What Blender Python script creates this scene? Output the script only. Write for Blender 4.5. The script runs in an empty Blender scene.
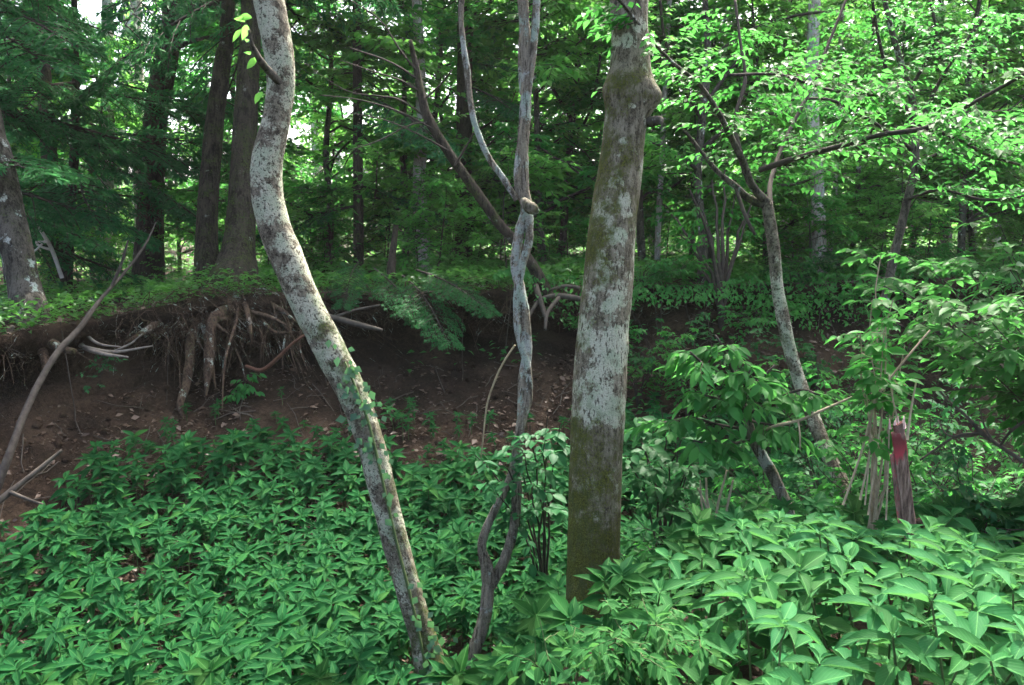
import bpy, math
import numpy as np
from mathutils import Vector

# ------------------------------------------------------------------ camera, sky, sun, exposure
S = bpy.context.scene
COL = S.collection
R = math.radians
PITCH = R(5.95)
EYE = np.array([0.0, 0.0, 1.6])
FPX = 887.0
cam = bpy.data.cameras.new('camera'); cam.sensor_width = 36.0; cam.lens = 36.0 * FPX / 1024.0
cam.clip_start = 0.05; cam.clip_end = 600
co = bpy.data.objects.new('camera', cam); COL.objects.link(co)
co.location = EYE; co.rotation_euler = (R(90) - PITCH, 0, 0)
S.camera = co
SUN_EL, SUN_AZ = 58.0, 22.0          # azimuth measured from +Y towards +X
sd = np.array([math.sin(R(SUN_AZ)) * math.cos(R(SUN_EL)), math.cos(R(SUN_AZ)) * math.cos(R(SUN_EL)), math.sin(R(SUN_EL))])
w = bpy.data.worlds.new('World'); S.world = w; w.use_nodes = True
nt = w.node_tree; bg = nt.nodes['Background']; bg.inputs['Strength'].default_value = 0.15
sky = nt.nodes.new('ShaderNodeTexSky'); sky.sky_type = 'NISHITA'; sky.sun_disc = False
sky.sun_elevation = R(SUN_EL); sky.sun_rotation = R(SUN_AZ); sky.air_density = 0.7; sky.dust_density = 7.0; sky.ozone_density = 0.4
nt.links.new(sky.outputs[0], bg.inputs[0])
sl = bpy.data.lights.new('sun', 'SUN'); sl.energy = 3.0; sl.angle = R(0.6); sl.color = (1, 0.95, 0.86)
so = bpy.data.objects.new('sun', sl); COL.objects.link(so)
so.rotation_euler = Vector(sd).to_track_quat('Z', 'Y').to_euler(); so.location = (0, 0, 30)
S.view_settings.view_transform = 'Standard'; S.view_settings.look = 'None'
S.view_settings.exposure = 2.75; S.view_settings.gamma = 1.0
HAZE = 0.0004
S.cycles.use_denoising = True; S.cycles.volume_bounces = 1
S.cycles.max_bounces = 12; S.cycles.diffuse_bounces = 10; S.cycles.glossy_bounces = 2; S.cycles.transmission_bounces = 8
S.cycles.sample_clamp_indirect = 4.0

rng = np.random.default_rng(7)
U = lambda a, b, n=None: rng.uniform(a, b, n)

# ------------------------------------------------------------------ helpers
FWD = np.array([0, math.cos(PITCH), -math.sin(PITCH)]); UPV = np.array([0, math.sin(PITCH), math.cos(PITCH)])
def P(px, py, d):
    return EYE + np.array([1, 0, 0]) * ((px - 512) / FPX * d) + UPV * (-(py - 342.5) / FPX * d) + FWD * d

def sstep(a, b, x):
    t = np.clip((x - a) / (b - a), 0, 1); return t * t * (3 - 2 * t)

def _h(i, j, k, s):
    n = (i * 374761393 + j * 668265263 + k * 2147483647 + s * 974711) & 0xffffffff
    n = ((n ^ (n >> 13)) * 1274126177) & 0xffffffff
    return ((n ^ (n >> 16)) & 0xffff) / 65535.0
def vnoise(p, scale=1.0, seed=0, octv=3):
    p = np.asarray(p, float) * scale; out = np.zeros(p.shape[:-1]); amp = 1.0; tot = 0
    for o in range(octv):
        f = np.floor(p).astype(np.int64); t = p - f; t = t * t * (3 - 2 * t); acc = 0
        for dx in (0, 1):
            for dy in (0, 1):
                for dz in (0, 1):
                    wgt = (t[..., 0] if dx else 1 - t[..., 0]) * (t[..., 1] if dy else 1 - t[..., 1]) * (t[..., 2] if dz else 1 - t[..., 2])
                    acc = acc + wgt * _h(f[..., 0] + dx, f[..., 1] + dy, f[..., 2] + dz, seed + o * 17)
        out += (acc - 0.5) * 2 * amp; tot += amp; amp *= 0.5; p = p * 2.03
    return out / tot

def norm(v):
    return v / np.maximum(np.linalg.norm(v, axis=-1, keepdims=True), 1e-9)

class Chunk:
    def __init__(s, V, Q, UV=None, mat=0, attrs=None):
        s.V = V.reshape(-1, 3); s.Q = Q.reshape(-1, 4); s.UV = UV if UV is not None else np.zeros((len(s.V), 2)); s.mat = mat; s.attrs = attrs or {}

def build_mesh(name, chunks, mats, origin=(0, 0, 0)):
    V = np.concatenate([c.V for c in chunks]) - np.asarray(origin); UV = np.concatenate([c.UV for c in chunks])
    Q = []; M = []; o = 0
    for c in chunks:
        Q.append(c.Q + o); M.append(np.full(len(c.Q), c.mat, np.int32)); o += len(c.V)
    Q = np.concatenate(Q).astype(np.int32); M = np.concatenate(M)
    me = bpy.data.meshes.new(name)
    me.vertices.add(len(V)); me.vertices.foreach_set('co', V.astype(np.float32).ravel())
    me.loops.add(Q.size); me.loops.foreach_set('vertex_index', Q.ravel())
    me.polygons.add(len(Q)); me.polygons.foreach_set('loop_start', np.arange(0, Q.size, 4, dtype=np.int32))
    me.polygons.foreach_set('material_index', M)
    me.update(calc_edges=True)
    me.polygons.foreach_set('use_smooth', np.ones(len(Q), bool))
    uvl = me.uv_layers.new(name='UVMap'); uvl.data.foreach_set('uv', UV[Q.ravel()].astype(np.float32).ravel())
    keys = set(k for c in chunks for k in c.attrs)
    for k in keys:
        a = me.attributes.new(k, 'FLOAT', 'POINT')
        a.data.foreach_set('value', np.concatenate([c.attrs.get(k, np.zeros(len(c.V))) for c in chunks]).astype(np.float32))
    for m in mats: me.materials.append(m)
    return me

def thing(name, label, cat, loc=(0, 0, 0), group=None):
    o = bpy.data.objects.new(name, None); COL.objects.link(o); o.location = loc; o.empty_display_size = .1
    o['label'] = label; o['category'] = cat
    if group: o['group'] = group
    return o
def obj(name, chunks, mats, parent=None, label=None, cat=None, group=None, kind=None, origin=None):
    if not isinstance(chunks, list): chunks = [chunks]
    if not isinstance(mats, (list, tuple)): mats = [mats]
    org = np.array(parent.location) if parent is not None else (np.zeros(3) if origin is None else np.asarray(origin))
    if parent is not None and parent.parent is not None: org = org + np.array(parent.parent.location)
    o = bpy.data.objects.new(name, build_mesh(name, chunks, mats, org)); COL.objects.link(o)
    if parent is not None: o.parent = parent
    else: o.location = org
    if label: o['label'] = label
    if cat: o['category'] = cat
    if group: o['group'] = group
    if kind: o['kind'] = kind
    return o
def dup(root, loc, rz=0, sc=1.0, label=None, group=None, tilt=(0, 0)):
    r = root.copy(); COL.objects.link(r); r.location = loc; r.rotation_euler = (tilt[0], tilt[1], rz); r.scale = (sc, sc, sc)
    if label: r['label'] = label
    if group: r['group'] = group
    for c in list(root.children):
        d = c.copy(); COL.objects.link(d); d.parent = r
    return r

# ---- leaves
def leaf_tpl(rows, widths, fold, droop, side=2, wave=0.0):
    V = []; UV = []; Q = []
    for i, (t, wd) in enumerate(zip(rows, widths)):
        for s in (-1, 0, 1):
            V.append((t, s * wd * .5, -droop * t * t + fold * abs(s) * wd + (wave * math.sin(t * 9 + s) * wd if s else 0)))
            UV.append((.5 + s * .5 * max(wd, .05), t))
    for i in range(len(rows) - 1):
        a = i * 3
        Q += [(a, a + 1, a + 4, a + 3), (a + 1, a + 2, a + 5, a + 4)]
    return np.array(V, float), np.array(Q), np.array(UV, float)
T_NEAR = leaf_tpl([0, .06, .22, .42, .62, .82, 1], [.03, .1, .72, 1, .85, .42, .02], .14, .17, wave=.035)
T_LANCE = leaf_tpl([0, .2, .45, .75, 1], [.06, .75, 1, .55, .02], .1, .15)
T_OVATE = leaf_tpl([0, .12, .4, .7, 1], [.04, .55, 1, .75, .04], .08, .18)
T_MID = (np.array([(0, 0, 0), (.45, -.5, .08), (.48, 0, -.02), (.45, .5, .08), (1, 0, -.14)], float),
         np.array([(0, 1, 4, 2), (0, 2, 4, 3)]), np.array([(.5, 0), (0, .45), (.5, .5), (1, .45), (.5, 1)], float))
T_FAR = (np.array([(0, 0, 0), (.45, -.5, .04), (1, 0, -.12), (.5, .5, .02)], float), np.array([(0, 1, 2, 3)]),
         np.array([(.5, 0), (0, .45), (.5, 1), (1, .5)], float))

def leaves(pos, D, N, L, Wd, tpl, mat=0):
    tv, tq, tuv = tpl
    n = len(pos); D = norm(D); Sd = norm(np.cross(D, N)); N2 = np.cross(Sd, D)
    L = np.broadcast_to(np.asarray(L, float), (n,)); Wd = np.broadcast_to(np.asarray(Wd, float), (n,))
    V = pos[:, None] + D[:, None] * (tv[None, :, 0:1] * L[:, None, None]) + Sd[:, None] * (tv[None, :, 1:2] * Wd[:, None, None]) + N2[:, None] * (tv[None, :, 2:3] * L[:, None, None])
    Q = tq[None] + (np.arange(n) * len(tv))[:, None, None]
    return Chunk(V, Q, np.tile(tuv, (n, 1)), mat)

def tubes(Pt, Rd, nseg=4, mat=0):
    Pt = np.asarray(Pt, float); Rd = np.asarray(Rd, float)
    if Pt.ndim == 2: Pt = Pt[None]; Rd = Rd[None]
    T, K, _ = Pt.shape
    tan = norm(np.gradient(Pt, axis=1))
    ov = Pt[:, -1] - Pt[:, 0]
    ref = np.where((np.abs(norm(ov)[:, 2:3]) > .7), np.array([[0, 1.0, 0]]), np.array([[0, 0, 1.0]]))[:, None].repeat(K, 1)
    a = norm(np.cross(tan, ref)); b = np.cross(tan, a)
    ang = np.arange(nseg) / nseg * 2 * np.pi
    V = Pt[:, :, None] + (a[:, :, None] * np.cos(ang)[None, None, :, None] + b[:, :, None] * np.sin(ang)[None, None, :, None]) * Rd[:, :, None, None]
    k = np.arange(K - 1)[:, None]; j = np.arange(nseg)[None]; j2 = (j + 1) % nseg
    q = np.stack([k * nseg + j, k * nseg + j2, (k + 1) * nseg + j2, (k + 1) * nseg + j], -1).reshape(-1, 4)
    Q = q[None] + (np.arange(T) * K * nseg)[:, None, None]
    return Chunk(V, Q, None, mat)

def spline(pts, step):
    pts = np.asarray(pts, float)          # columns: x y z r
    out = []
    ext = np.vstack([2 * pts[0] - pts[1], pts, 2 * pts[-1] - pts[-2]])
    for i in range(1, len(ext) - 2):
        p0, p1, p2, p3 = ext[i - 1:i + 3]
        n = max(2, int(np.linalg.norm(p2[:3] - p1[:3]) / step))
        t = (np.arange(n) / n)[:, None]
        out.append(.5 * ((2 * p1) + (-p0 + p2) * t + (2 * p0 - 5 * p1 + 4 * p2 - p3) * t ** 2 + (-p0 + 3 * p1 - 3 * p2 + p3) * t ** 3))
    out.append(ext[-2][None])
    return np.concatenate(out)

def trunk(pts, step=.03, nseg=24, bump=.06, bs=6, seed=1, mat=0, flare=None, cap=True):
    """tapered round stem through points (x,y,z,r), its skin pushed in and out"""
    s = spline(pts, step); c = tubes(s[:, :3], s[:, 3], nseg, mat)
    V = c.V.reshape(len(s), nseg, 3); ctr = s[:, None, :3]
    off = V - ctr
    f = 1 + bump * vnoise(V * np.array([1, 1, .6]), bs, seed, 3) + bump * .6 * vnoise(V * np.array([1, 1, .5]), bs * 4, seed + 5, 2)
    V = ctr + off * f[..., None]
    c.V = V.reshape(-1, 3)
    if cap:
        for row in (0, len(s) - 1):
            base = len(c.V); c.V = np.vstack([c.V, s[row:row + 1, :3]]); c.UV = np.vstack([c.UV, [[0, 0]]])
            r0 = row * nseg; j = np.arange(0, nseg, 2)
            c.Q = np.vstack([c.Q, np.stack([np.full(len(j), base), r0 + j, r0 + (j + 1) % nseg, r0 + (j + 2) % nseg], -1)])
    return c
def pixpts(lst, depth):
    """(px, py, width_px[, depth]) -> x y z r"""
    o = []
    for e in lst:
        d = e[3] if len(e) > 3 else depth
        p = P(e[0], e[1], d); o.append((*p, e[2] / 2 / FPX * d))
    return np.array(o)

# ------------------------------------------------------------------ materials
def new_mat(name):
    m = bpy.data.materials.new(name); m.use_nodes = True; nt = m.node_tree; nt.nodes.clear()
    out = nt.nodes.new('ShaderNodeOutputMaterial'); return m, nt, out
def N(nt, t, **kw):
    n = nt.nodes.new(t)
    for k, v in kw.items(): setattr(n, k, v)
    return n
def ramp(nt, src, stops):
    r = N(nt, 'ShaderNodeValToRGB'); e = r.color_ramp.elements
    while len(e) < len(stops): e.new(.5)
    for el, (p, c) in zip(e, stops):
        el.position = p; el.color = (*c, 1) if len(c) == 3 else c
    nt.links.new(src, r.inputs[0]); return r.outputs[0]
def noise(nt, vec, scale, detail=5, rough=.6):
    n = N(nt, 'ShaderNodeTexNoise'); n.inputs['Scale'].default_value = scale; n.inputs['Detail'].default_value = detail; n.inputs['Roughness'].default_value = rough
    if vec is not None: nt.links.new(vec, n.inputs['Vector'])
    return n.outputs['Fac']
def mathn(nt, op, a, b=None, clamp=False):
    n = N(nt, 'ShaderNodeMath', operation=op, use_clamp=clamp)
    for i, v in enumerate((a, b)):
        if v is None: continue
        if isinstance(v, (int, float)): n.inputs[i].default_value = v
        else: nt.links.new(v, n.inputs[i])
    return n.outputs[0]
def mixc(nt, f, a, b):
    n = N(nt, 'ShaderNodeMix', data_type='RGBA')
    for key, v in ((0, f), (6, a), (7, b)):
        if isinstance(v, (int, float)): n.inputs[key].default_value = v
        elif isinstance(v, tuple): n.inputs[key].default_value = (*v, 1)
        else: nt.links.new(v, n.inputs[key])
    return n.outputs[2]
def bumpn(nt, h, strength, dist):
    b = N(nt, 'ShaderNodeBump'); b.inputs['Strength'].default_value = strength; b.inputs['Distance'].default_value = dist
    nt.links.new(h, b.inputs['Height']); return b.outputs[0]

def leaf_mat(name, cols, tr=.35, tcol=None, rough=.45, spec=.35, veins=False, spots=True):
    m, nt, out = new_mat(name)
    g = N(nt, 'ShaderNodeNewGeometry'); tc = N(nt, 'ShaderNodeTexCoord')
    k = len(cols); c = ramp(nt, g.outputs['Random Per Island'], [(i / max(1, k - 1), col) for i, col in enumerate(cols)])
    big = noise(nt, tc.outputs['Object'], 1.3, 2)
    c = mixc(nt, mathn(nt, 'MULTIPLY', big, .45), c, tuple(x * .62 for x in cols[0]))
    oi = N(nt, 'ShaderNodeObjectInfo'); hs = N(nt, 'ShaderNodeHueSaturation')
    nt.links.new(mathn(nt, 'ADD', mathn(nt, 'MULTIPLY', oi.outputs['Random'], .025), .4885), hs.inputs['Hue']); nt.links.new(mathn(nt, 'ADD', mathn(nt, 'MULTIPLY', oi.outputs['Random'], .5), .75), hs.inputs['Value']); nt.links.new(c, hs.inputs['Color']); c = hs.outputs[0]
    p = N(nt, 'ShaderNodeBsdfPrincipled'); p.inputs['Roughness'].default_value = rough; p.inputs['Specular IOR Level'].default_value = spec
    if veins:
        uv = N(nt, 'ShaderNodeSeparateXYZ'); nt.links.new(tc.outputs['UV'], uv.inputs[0])
        du = mathn(nt, 'ABSOLUTE', mathn(nt, 'SUBTRACT', uv.outputs[0], .5))
        mid = mathn(nt, 'LESS_THAN', du, .022)
        ph = mathn(nt, 'SUBTRACT', mathn(nt, 'MULTIPLY', uv.outputs[1], 44), mathn(nt, 'MULTIPLY', du, 52))
        vn = mathn(nt, 'POWER', mathn(nt, 'ADD', mathn(nt, 'MULTIPLY', mathn(nt, 'SINE', ph), .5), .5), 6)
        f = mathn(nt, 'ADD', mathn(nt, 'MULTIPLY', mid, .5), mathn(nt, 'MULTIPLY', vn, .09), True)
        c = mixc(nt, f, c, tuple(min(1, x * 1.9 + .02) for x in cols[-1]))
        nt.links.new(bumpn(nt, vn, .2, .003), p.inputs['Normal'])
    nt.links.new(c, p.inputs['Base Color'])
    t = N(nt, 'ShaderNodeBsdfTranslucent')
    tcm = mixc(nt, .6, c, tcol or tuple(min(1, x * 3.0) for x in cols[-1])); nt.links.new(tcm, t.inputs['Color'])
    mx = N(nt, 'ShaderNodeMixShader'); mx.inputs[0].default_value = tr
    nt.links.new(p.outputs[0], mx.inputs[1]); nt.links.new(t.outputs[0], mx.inputs[2]); nt.links.new(mx.outputs[0], out.inputs[0])
    return m

def bark_mat(name, dark, light, lich=(.42, .44, .41), moss=(.06, .07, .018), lich_bias=0.0, moss_bias=0.0, scale=1.0, stretch=.35, bump=.6, lich2=(.36, .45, .38)):
    m, nt, out = new_mat(name)
    tc = N(nt, 'ShaderNodeTexCoord'); mp = N(nt, 'ShaderNodeMapping'); mp.inputs['Scale'].default_value = (1, 1, stretch)
    nt.links.new(tc.outputs['Object'], mp.inputs[0]); v = mp.outputs[0]
    n1 = noise(nt, v, 14 * scale, 8, .7); n2 = noise(nt, tc.outputs['Object'], 55 * scale, 6, .75); n3 = noise(nt, tc.outputs['Object'], 9 * scale, 7, .72); n4 = noise(nt, tc.outputs['Object'], 5 * scale, 6, .7); n5 = noise(nt, tc.outputs['Object'], 6.5, 4, .55)
    c = ramp(nt, mathn(nt, 'ADD', mathn(nt, 'MULTIPLY', n1, .65), mathn(nt, 'MULTIPLY', n2, .35)), [(.41, dark), (.5, tuple((a * .45 + b * .55) for a, b in zip(dark, light))), (.58, light)])
    fl = noise(nt, v, 34 * scale, 4, .6); c = mixc(nt, ramp(nt, fl, [(.56, (0, 0, 0)), (.62, (.8, .8, .8))]), c, tuple(x * .7 for x in dark))
    la = N(nt, 'ShaderNodeAttribute', attribute_name='lichen'); ma = N(nt, 'ShaderNodeAttribute', attribute_name='moss')
    lm = mathn(nt, 'ADD', mathn(nt, 'ADD', mathn(nt, 'ADD', mathn(nt, 'MULTIPLY', n3, .9), mathn(nt, 'MULTIPLY', n5, 1.2)), mathn(nt, 'MULTIPLY', n2, .4)), mathn(nt, 'ADD', la.outputs['Fac'], lich_bias - .75))
    lmask = ramp(nt, lm, [(.555, (0, 0, 0)), (.645, (1, 1, 1))])
    lc = mixc(nt, ramp(nt, n4, [(.45, (0, 0, 0)), (.55, (1, 1, 1))]), lich, lich2)
    lc = mixc(nt, ramp(nt, n2, [(.36, (.7, .7, .7)), (.47, (0, 0, 0))]), lc, dark)
    lc = mixc(nt, ramp(nt, fl, [(.57, (0, 0, 0)), (.61, (.85, .85, .85))]), lc, tuple(x * .8 for x in dark))
    c = mixc(nt, lmask, c, lc)
    mm = mathn(nt, 'ADD', mathn(nt, 'ADD', mathn(nt, 'MULTIPLY', n4, 1.3), mathn(nt, 'MULTIPLY', n2, 1.1)), mathn(nt, 'ADD', ma.outputs['Fac'], moss_bias - .7))
    mmask = ramp(nt, mm, [(.5, (0, 0, 0)), (.78, (.95, .95, .95))])
    mc = mixc(nt, ramp(nt, n2, [(.38, (0, 0, 0)), (.62, (1, 1, 1))]), tuple(x * .35 for x in moss), (moss[0] * 1.5, moss[1] * 1.8, moss[2] * 1.3)); mc = mixc(nt, ramp(nt, n1, [(.45, (0, 0, 0)), (.6, (.7, .7, .7))]), mc, (moss[0] * .5, moss[1] * .75, moss[2]))
    c = mixc(nt, mmask, c, mc)
    p = N(nt, 'ShaderNodeBsdfPrincipled'); p.inputs['Roughness'].default_value = .9; p.inputs['Specular IOR Level'].default_value = .15
    nt.links.new(c, p.inputs['Base Color'])
    h = mathn(nt, 'ADD', mathn(nt, 'MULTIPLY', n1, 1.0), mathn(nt, 'MULTIPLY', n2, .6))
    nt.links.new(bumpn(nt, mathn(nt, 'SUBTRACT', h, mathn(nt, 'MULTIPLY', fl, .6)), min(1, bump * 1.3), .05), p.inputs['Normal'])
    nt.links.new(p.outputs[0], out.inputs[0]); return m

def plain_mat(name, cols, scale=12, rough=.85, bump=.3, stretch=(1, 1, 1)):
    m, nt, out = new_mat(name); tc = N(nt, 'ShaderNodeTexCoord'); mp = N(nt, 'ShaderNodeMapping'); mp.inputs['Scale'].default_value = stretch
    nt.links.new(tc.outputs['Object'], mp.inputs[0])
    n = noise(nt, mp.outputs[0], scale, 8, .7)
    c = ramp(nt, n, [(.32 + .36 * i / max(1, len(cols) - 1), col) for i, col in enumerate(cols)])
    p = N(nt, 'ShaderNodeBsdfPrincipled'); p.inputs['Roughness'].default_value = rough; p.inputs['Specular IOR Level'].default_value = .2
    nt.links.new(c, p.inputs['Base Color']); nt.links.new(bumpn(nt, n, bump, .02), p.inputs['Normal']); nt.links.new(p.outputs[0], out.inputs[0]); return m

M = {}
M['herb'] = leaf_mat('herb_leaf', [(.004, .036, .009), (.006, .052, .012), (.009, .07, .014), (.005, .042, .01), (.018, .09, .016), (.007, .055, .013), (.007, .052, .012), (.008, .06, .013), (.03, .09, .018)], .3, veins=True, spec=.03, rough=.65)
M['near'] = leaf_mat('broad_leaf', [(.014, .08, .022), (.02, .1, .028), (.03, .125, .034), (.017, .088, .024), (.045, .135, .032)], .28, rough=.6, spec=.04, veins=True)
M['shrub'] = leaf_mat('shrub_leaf', [(.02, .11, .026), (.032, .145, .032), (.05, .18, .036)], .4, spec=.07, rough=.5)
M['bluish'] = leaf_mat('bluish_leaf', [(.013, .07, .022), (.019, .088, .026), (.024, .1, .028)], .33, spec=.07, rough=.5)
M['maple'] = leaf_mat('canopy_leaf', [(.015, .11, .02), (.024, .145, .025), (.042, .175, .03)], .5, spec=.07)
M['bright'] = leaf_mat('bright_leaf', [(.035, .16, .028), (.058, .2, .034), (.09, .24, .042)], .55, spec=.07)
M['ivy'] = leaf_mat('ivy_leaf', [(.035, .11, .06), (.05, .14, .07), (.06, .16, .05)], .25)
M['needle'] = leaf_mat('fir_needle', [(.015, .09, .036), (.022, .12, .042), (.045, .165, .05)], .3, spec=.05, rough=.5)
M['fern'] = leaf_mat('ground_leaf', [(.022, .1, .018), (.036, .14, .022), (.065, .19, .03)], .42)
M['litter'] = leaf_mat('dead_leaf', [(.045, .028, .017), (.08, .05, .031), (.15, .105, .07), (.055, .033, .02), (.1, .062, .038)], .1, tcol=(.12, .06, .02))
M['stem'] = plain_mat('green_stem', [(.04, .07, .025), (.07, .1, .035)])
M['greystick'] = plain_mat('dull_grey_wood', [(.025, .021, .017), (.07, .06, .05)], 18)
M['bleached'] = plain_mat('bleached_wood', [(.35, .32, .28), (.55, .52, .47)], 16)
M['cane'] = plain_mat('dry_cane', [(.16, .125, .08), (.34, .29, .19)], 20)
M['twig'] = plain_mat('dark_twig', [(.025, .02, .016), (.06, .05, .04)], 20)
M['deadwood'] = plain_mat('grey_deadwood', [(.03, .025, .02), (.1, .085, .066)], 16, stretch=(1, 1, .3))
M['palewood'] = plain_mat('pale_deadwood', [(.1, .085, .066), (.25, .22, .18)], 16)
M['root'] = bark_mat('root_bark', (.03, .02, .014), (.11, .075, .05), lich=(.2, .18, .15), lich_bias=-.06, moss_bias=-.1)
M['rootred'] = plain_mat('red_brown_root', [(.07, .032, .02), (.14, .07, .045)], 14)
M['bark_big'] = bark_mat('mossy_grey_bark', (.055, .047, .03), (.26, .235, .17), lich=(.44, .45, .34), lich2=(.35, .4, .28), lich_bias=-.02, moss_bias=-.01, moss=(.075, .072, .014), scale=1.9)
M['bark_lean'] = bark_mat('lichen_bark', (.04, .032, .022), (.24, .215, .16), lich=(.43, .43, .33), lich2=(.36, .4, .29), lich_bias=.02, moss_bias=-.06, scale=1.9, stretch=.8)
M['bark_vine'] = bark_mat('fissured_bark', (.06, .05, .036), (.36, .32, .25), lich_bias=-.0, moss_bias=-.14, scale=1.6, stretch=.12, bump=.9)
M['bark_fir'] = bark_mat('brown_fir_bark', (.022, .018, .014), (.085, .068, .052), lich=(.2, .2, .18), lich_bias=-.17, moss_bias=-.05, stretch=.25, bump=.9)
M['bark_grey'] = bark_mat('dark_grey_bark', (.028, .024, .019), (.13, .117, .095), lich_bias=-.1, moss_bias=-.1)
M['bark_pale'] = bark_mat('pale_birch_bark', (.2, .17, .14), (.55, .52, .47), lich=(.6, .58, .55), lich_bias=.02, moss_bias=-.2)
def post_mat():
    m, nt, out = new_mat('weathered_painted_post'); tc = N(nt, 'ShaderNodeTexCoord'); mp = N(nt, 'ShaderNodeMapping'); mp.inputs['Scale'].default_value = (1, 1, .1)
    nt.links.new(tc.outputs['Object'], mp.inputs[0]); g = noise(nt, mp.outputs[0], 90, 6, .7); n = noise(nt, tc.outputs['Object'], 40, 6, .7)
    c = ramp(nt, g, [(.38, (.05, .032, .024)), (.5, (.14, .092, .07)), (.62, (.23, .165, .13))])
    pa = N(nt, 'ShaderNodeAttribute', attribute_name='paint'); ol = N(nt, 'ShaderNodeAttribute', attribute_name='old')
    f = mathn(nt, 'ADD', mathn(nt, 'ADD', mathn(nt, 'MULTIPLY', g, .6), mathn(nt, 'MULTIPLY', n, .4)), pa.outputs['Fac'])
    rc = mixc(nt, ol.outputs['Fac'], (.34, .045, .06), (.13, .028, .028)); rc = mixc(nt, mathn(nt, 'MULTIPLY', g, .5), rc, (.07, .03, .025))
    c = mixc(nt, ramp(nt, f, [(.5, (0, 0, 0)), (.6, (1, 1, 1))]), c, rc)
    p = N(nt, 'ShaderNodeBsdfPrincipled'); p.inputs['Roughness'].default_value = .9; p.inputs['Specular IOR Level'].default_value = .15
    nt.links.new(c, p.inputs['Base Color']); nt.links.new(bumpn(nt, g, .8, .01), p.inputs['Normal']); nt.links.new(p.outputs[0], out.inputs[0]); return m
M['post'] = post_mat()
M['cutwood'] = plain_mat('splintered_wood', [(.3, .16, .14), (.6, .5, .45)], 40)

def soil_mat():
    m, nt, out = new_mat('forest_soil'); tc = N(nt, 'ShaderNodeTexCoord')
    n1 = noise(nt, tc.outputs['Object'], 1.6, 6); n2 = noise(nt, tc.outputs['Object'], 28, 8, .75); n3 = noise(nt, tc.outputs['Object'], 110, 3, .7)
    c = ramp(nt, mathn(nt, 'ADD', mathn(nt, 'MULTIPLY', n1, .6), mathn(nt, 'MULTIPLY', n2, .4)), [(.42, (.016, .011, .0075)), (.5, (.032, .0215, .0145)), (.58, (.07, .047, .031))])
    c = mixc(nt, ramp(nt, n3, [(.55, (0, 0, 0)), (.7, (.5, .5, .5))]), c, (.12, .082, .056))
    p = N(nt, 'ShaderNodeBsdfPrincipled'); p.inputs['Roughness'].default_value = .95; p.inputs['Specular IOR Level'].default_value = .1
    nt.links.new(c, p.inputs['Base Color'])
    nt.links.new(bumpn(nt, mathn(nt, 'ADD', n2, mathn(nt, 'MULTIPLY', n3, .5)), .9, .06), p.inputs['Normal']); nt.links.new(p.outputs[0], out.inputs[0]); return m
M['soil'] = soil_mat()

# ------------------------------------------------------------------ terrain
def edgeY(x): return np.interp(x, [-9, -4.5, -3.9, -3.2, -2, -1, .8, 3, 6, 12], [7.4, 7.7, 8.6, 9.4, 9.75, 9.9, 10.2, 10.6, 11.0, 11.5])
def topz(x): return np.interp(x, [-9, -4.5, -3.2, -1, 1, 3, 12], [.72, .86, 1.12, 1.14, 1.15, 1.2, 1.35])
LOW_S = [.2, .6, 1.2, 2.5, 4.2, 8]
LOW_Z = [-.72, -.95, -1.3, -1.82, -2.2, -2.35]
def bankline(x): return np.interp(x, [-3, -1.5, 0, .6, 1.5, 4, 12], [-1.5, .4, 2.1, 3.2, 3.9, 4.3, 4.6])
def lump(x, y, a=1.0):
    p = np.stack([x, y, np.zeros_like(x)], -1); return a * (.13 * vnoise(p, .8, 3, 2) + .045 * vnoise(p, 3.2, 9, 3) + .02 * vnoise(p, 9., 4, 2))
def lowz(x, y):
    s = edgeY(x) - y; z = topz(x) + np.interp(s, LOW_S, LOW_Z) + .5 * sstep(.9, 2.4, x) * np.interp(s, [.2, 1.6], [1, 0])
    wn = 1 - sstep(0, 3.4, y - bankline(x))
    z = z * (1 - wn) + wn * np.maximum(z, -.02 + .03 * x.clip(0, 3)) 
    return z + lump(x, y)
def terrz(x, y):
    s = y - edgeY(x); return topz(x) + .012 * s.clip(0, None) + .10 * (1 - np.exp(-s.clip(0, None) / 1.5)) + lump(x, y, .9) * sstep(-.3, .8, s + .3)
def gz(x, y):
    x = np.atleast_1d(np.asarray(x, float)); y = np.atleast_1d(np.asarray(y, float)); x, y = np.broadcast_arrays(x, y)
    return np.where(edgeY(x) - y > .25, lowz(x, y), terrz(x, y))
def g1(x, y): return float(gz(x, y)[0])
def onground(px, d):
    """point of the ground seen in pixel column px at depth about d"""
    x = (px - 512) / FPX * d; return np.array([x, d, g1(x, d)])

xs = np.concatenate([np.linspace(-120, -9, 25), np.linspace(-8.8, 9, 420), np.linspace(9.4, 120, 25)])
rows = []
for y in np.linspace(-25, .2, 10): rows.append(('abs', y))
X = xs; E = edgeY(X); Tz = topz(X)
cols_ = []
def row(y, z): cols_.append(np.stack([X, y, z], -1))
for y in (-30, -20, -10, -5, -2): row(np.full_like(X, y), lowz(X, np.full_like(X, y)))
for s in np.linspace(0, 1, 110)[:-1]:
    y = -1 + (E - .22 + 1) * s; row(y, lowz(X, y))
nz = lambda sc, sd, a: a * vnoise(np.stack([X, np.zeros_like(X), np.zeros_like(X)], -1), sc, sd, 3)
ax = (1 - .8 * sstep(.9, 2.2, X)) * (.55 + .45 * np.clip(vnoise(np.stack([X, X * 0, X * 0], -1), .5, 21, 2) * 2 + .5, 0, 1))     # how deep the bank is undercut
ztop = terrz(X, E - .2)
zl = lowz(X, E - .22)
prof = [(.1, -.70, .25), (-.15, -.6, .8), (-.5, -.52, 1), (-.62, -.42, 1), (-.5, -.3, 1), (-.1, -.22, .9), (.12, -.17, .8), (.22, -.1, .6), (.22, -.03, .4), (.12, 0, .2)]
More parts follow.
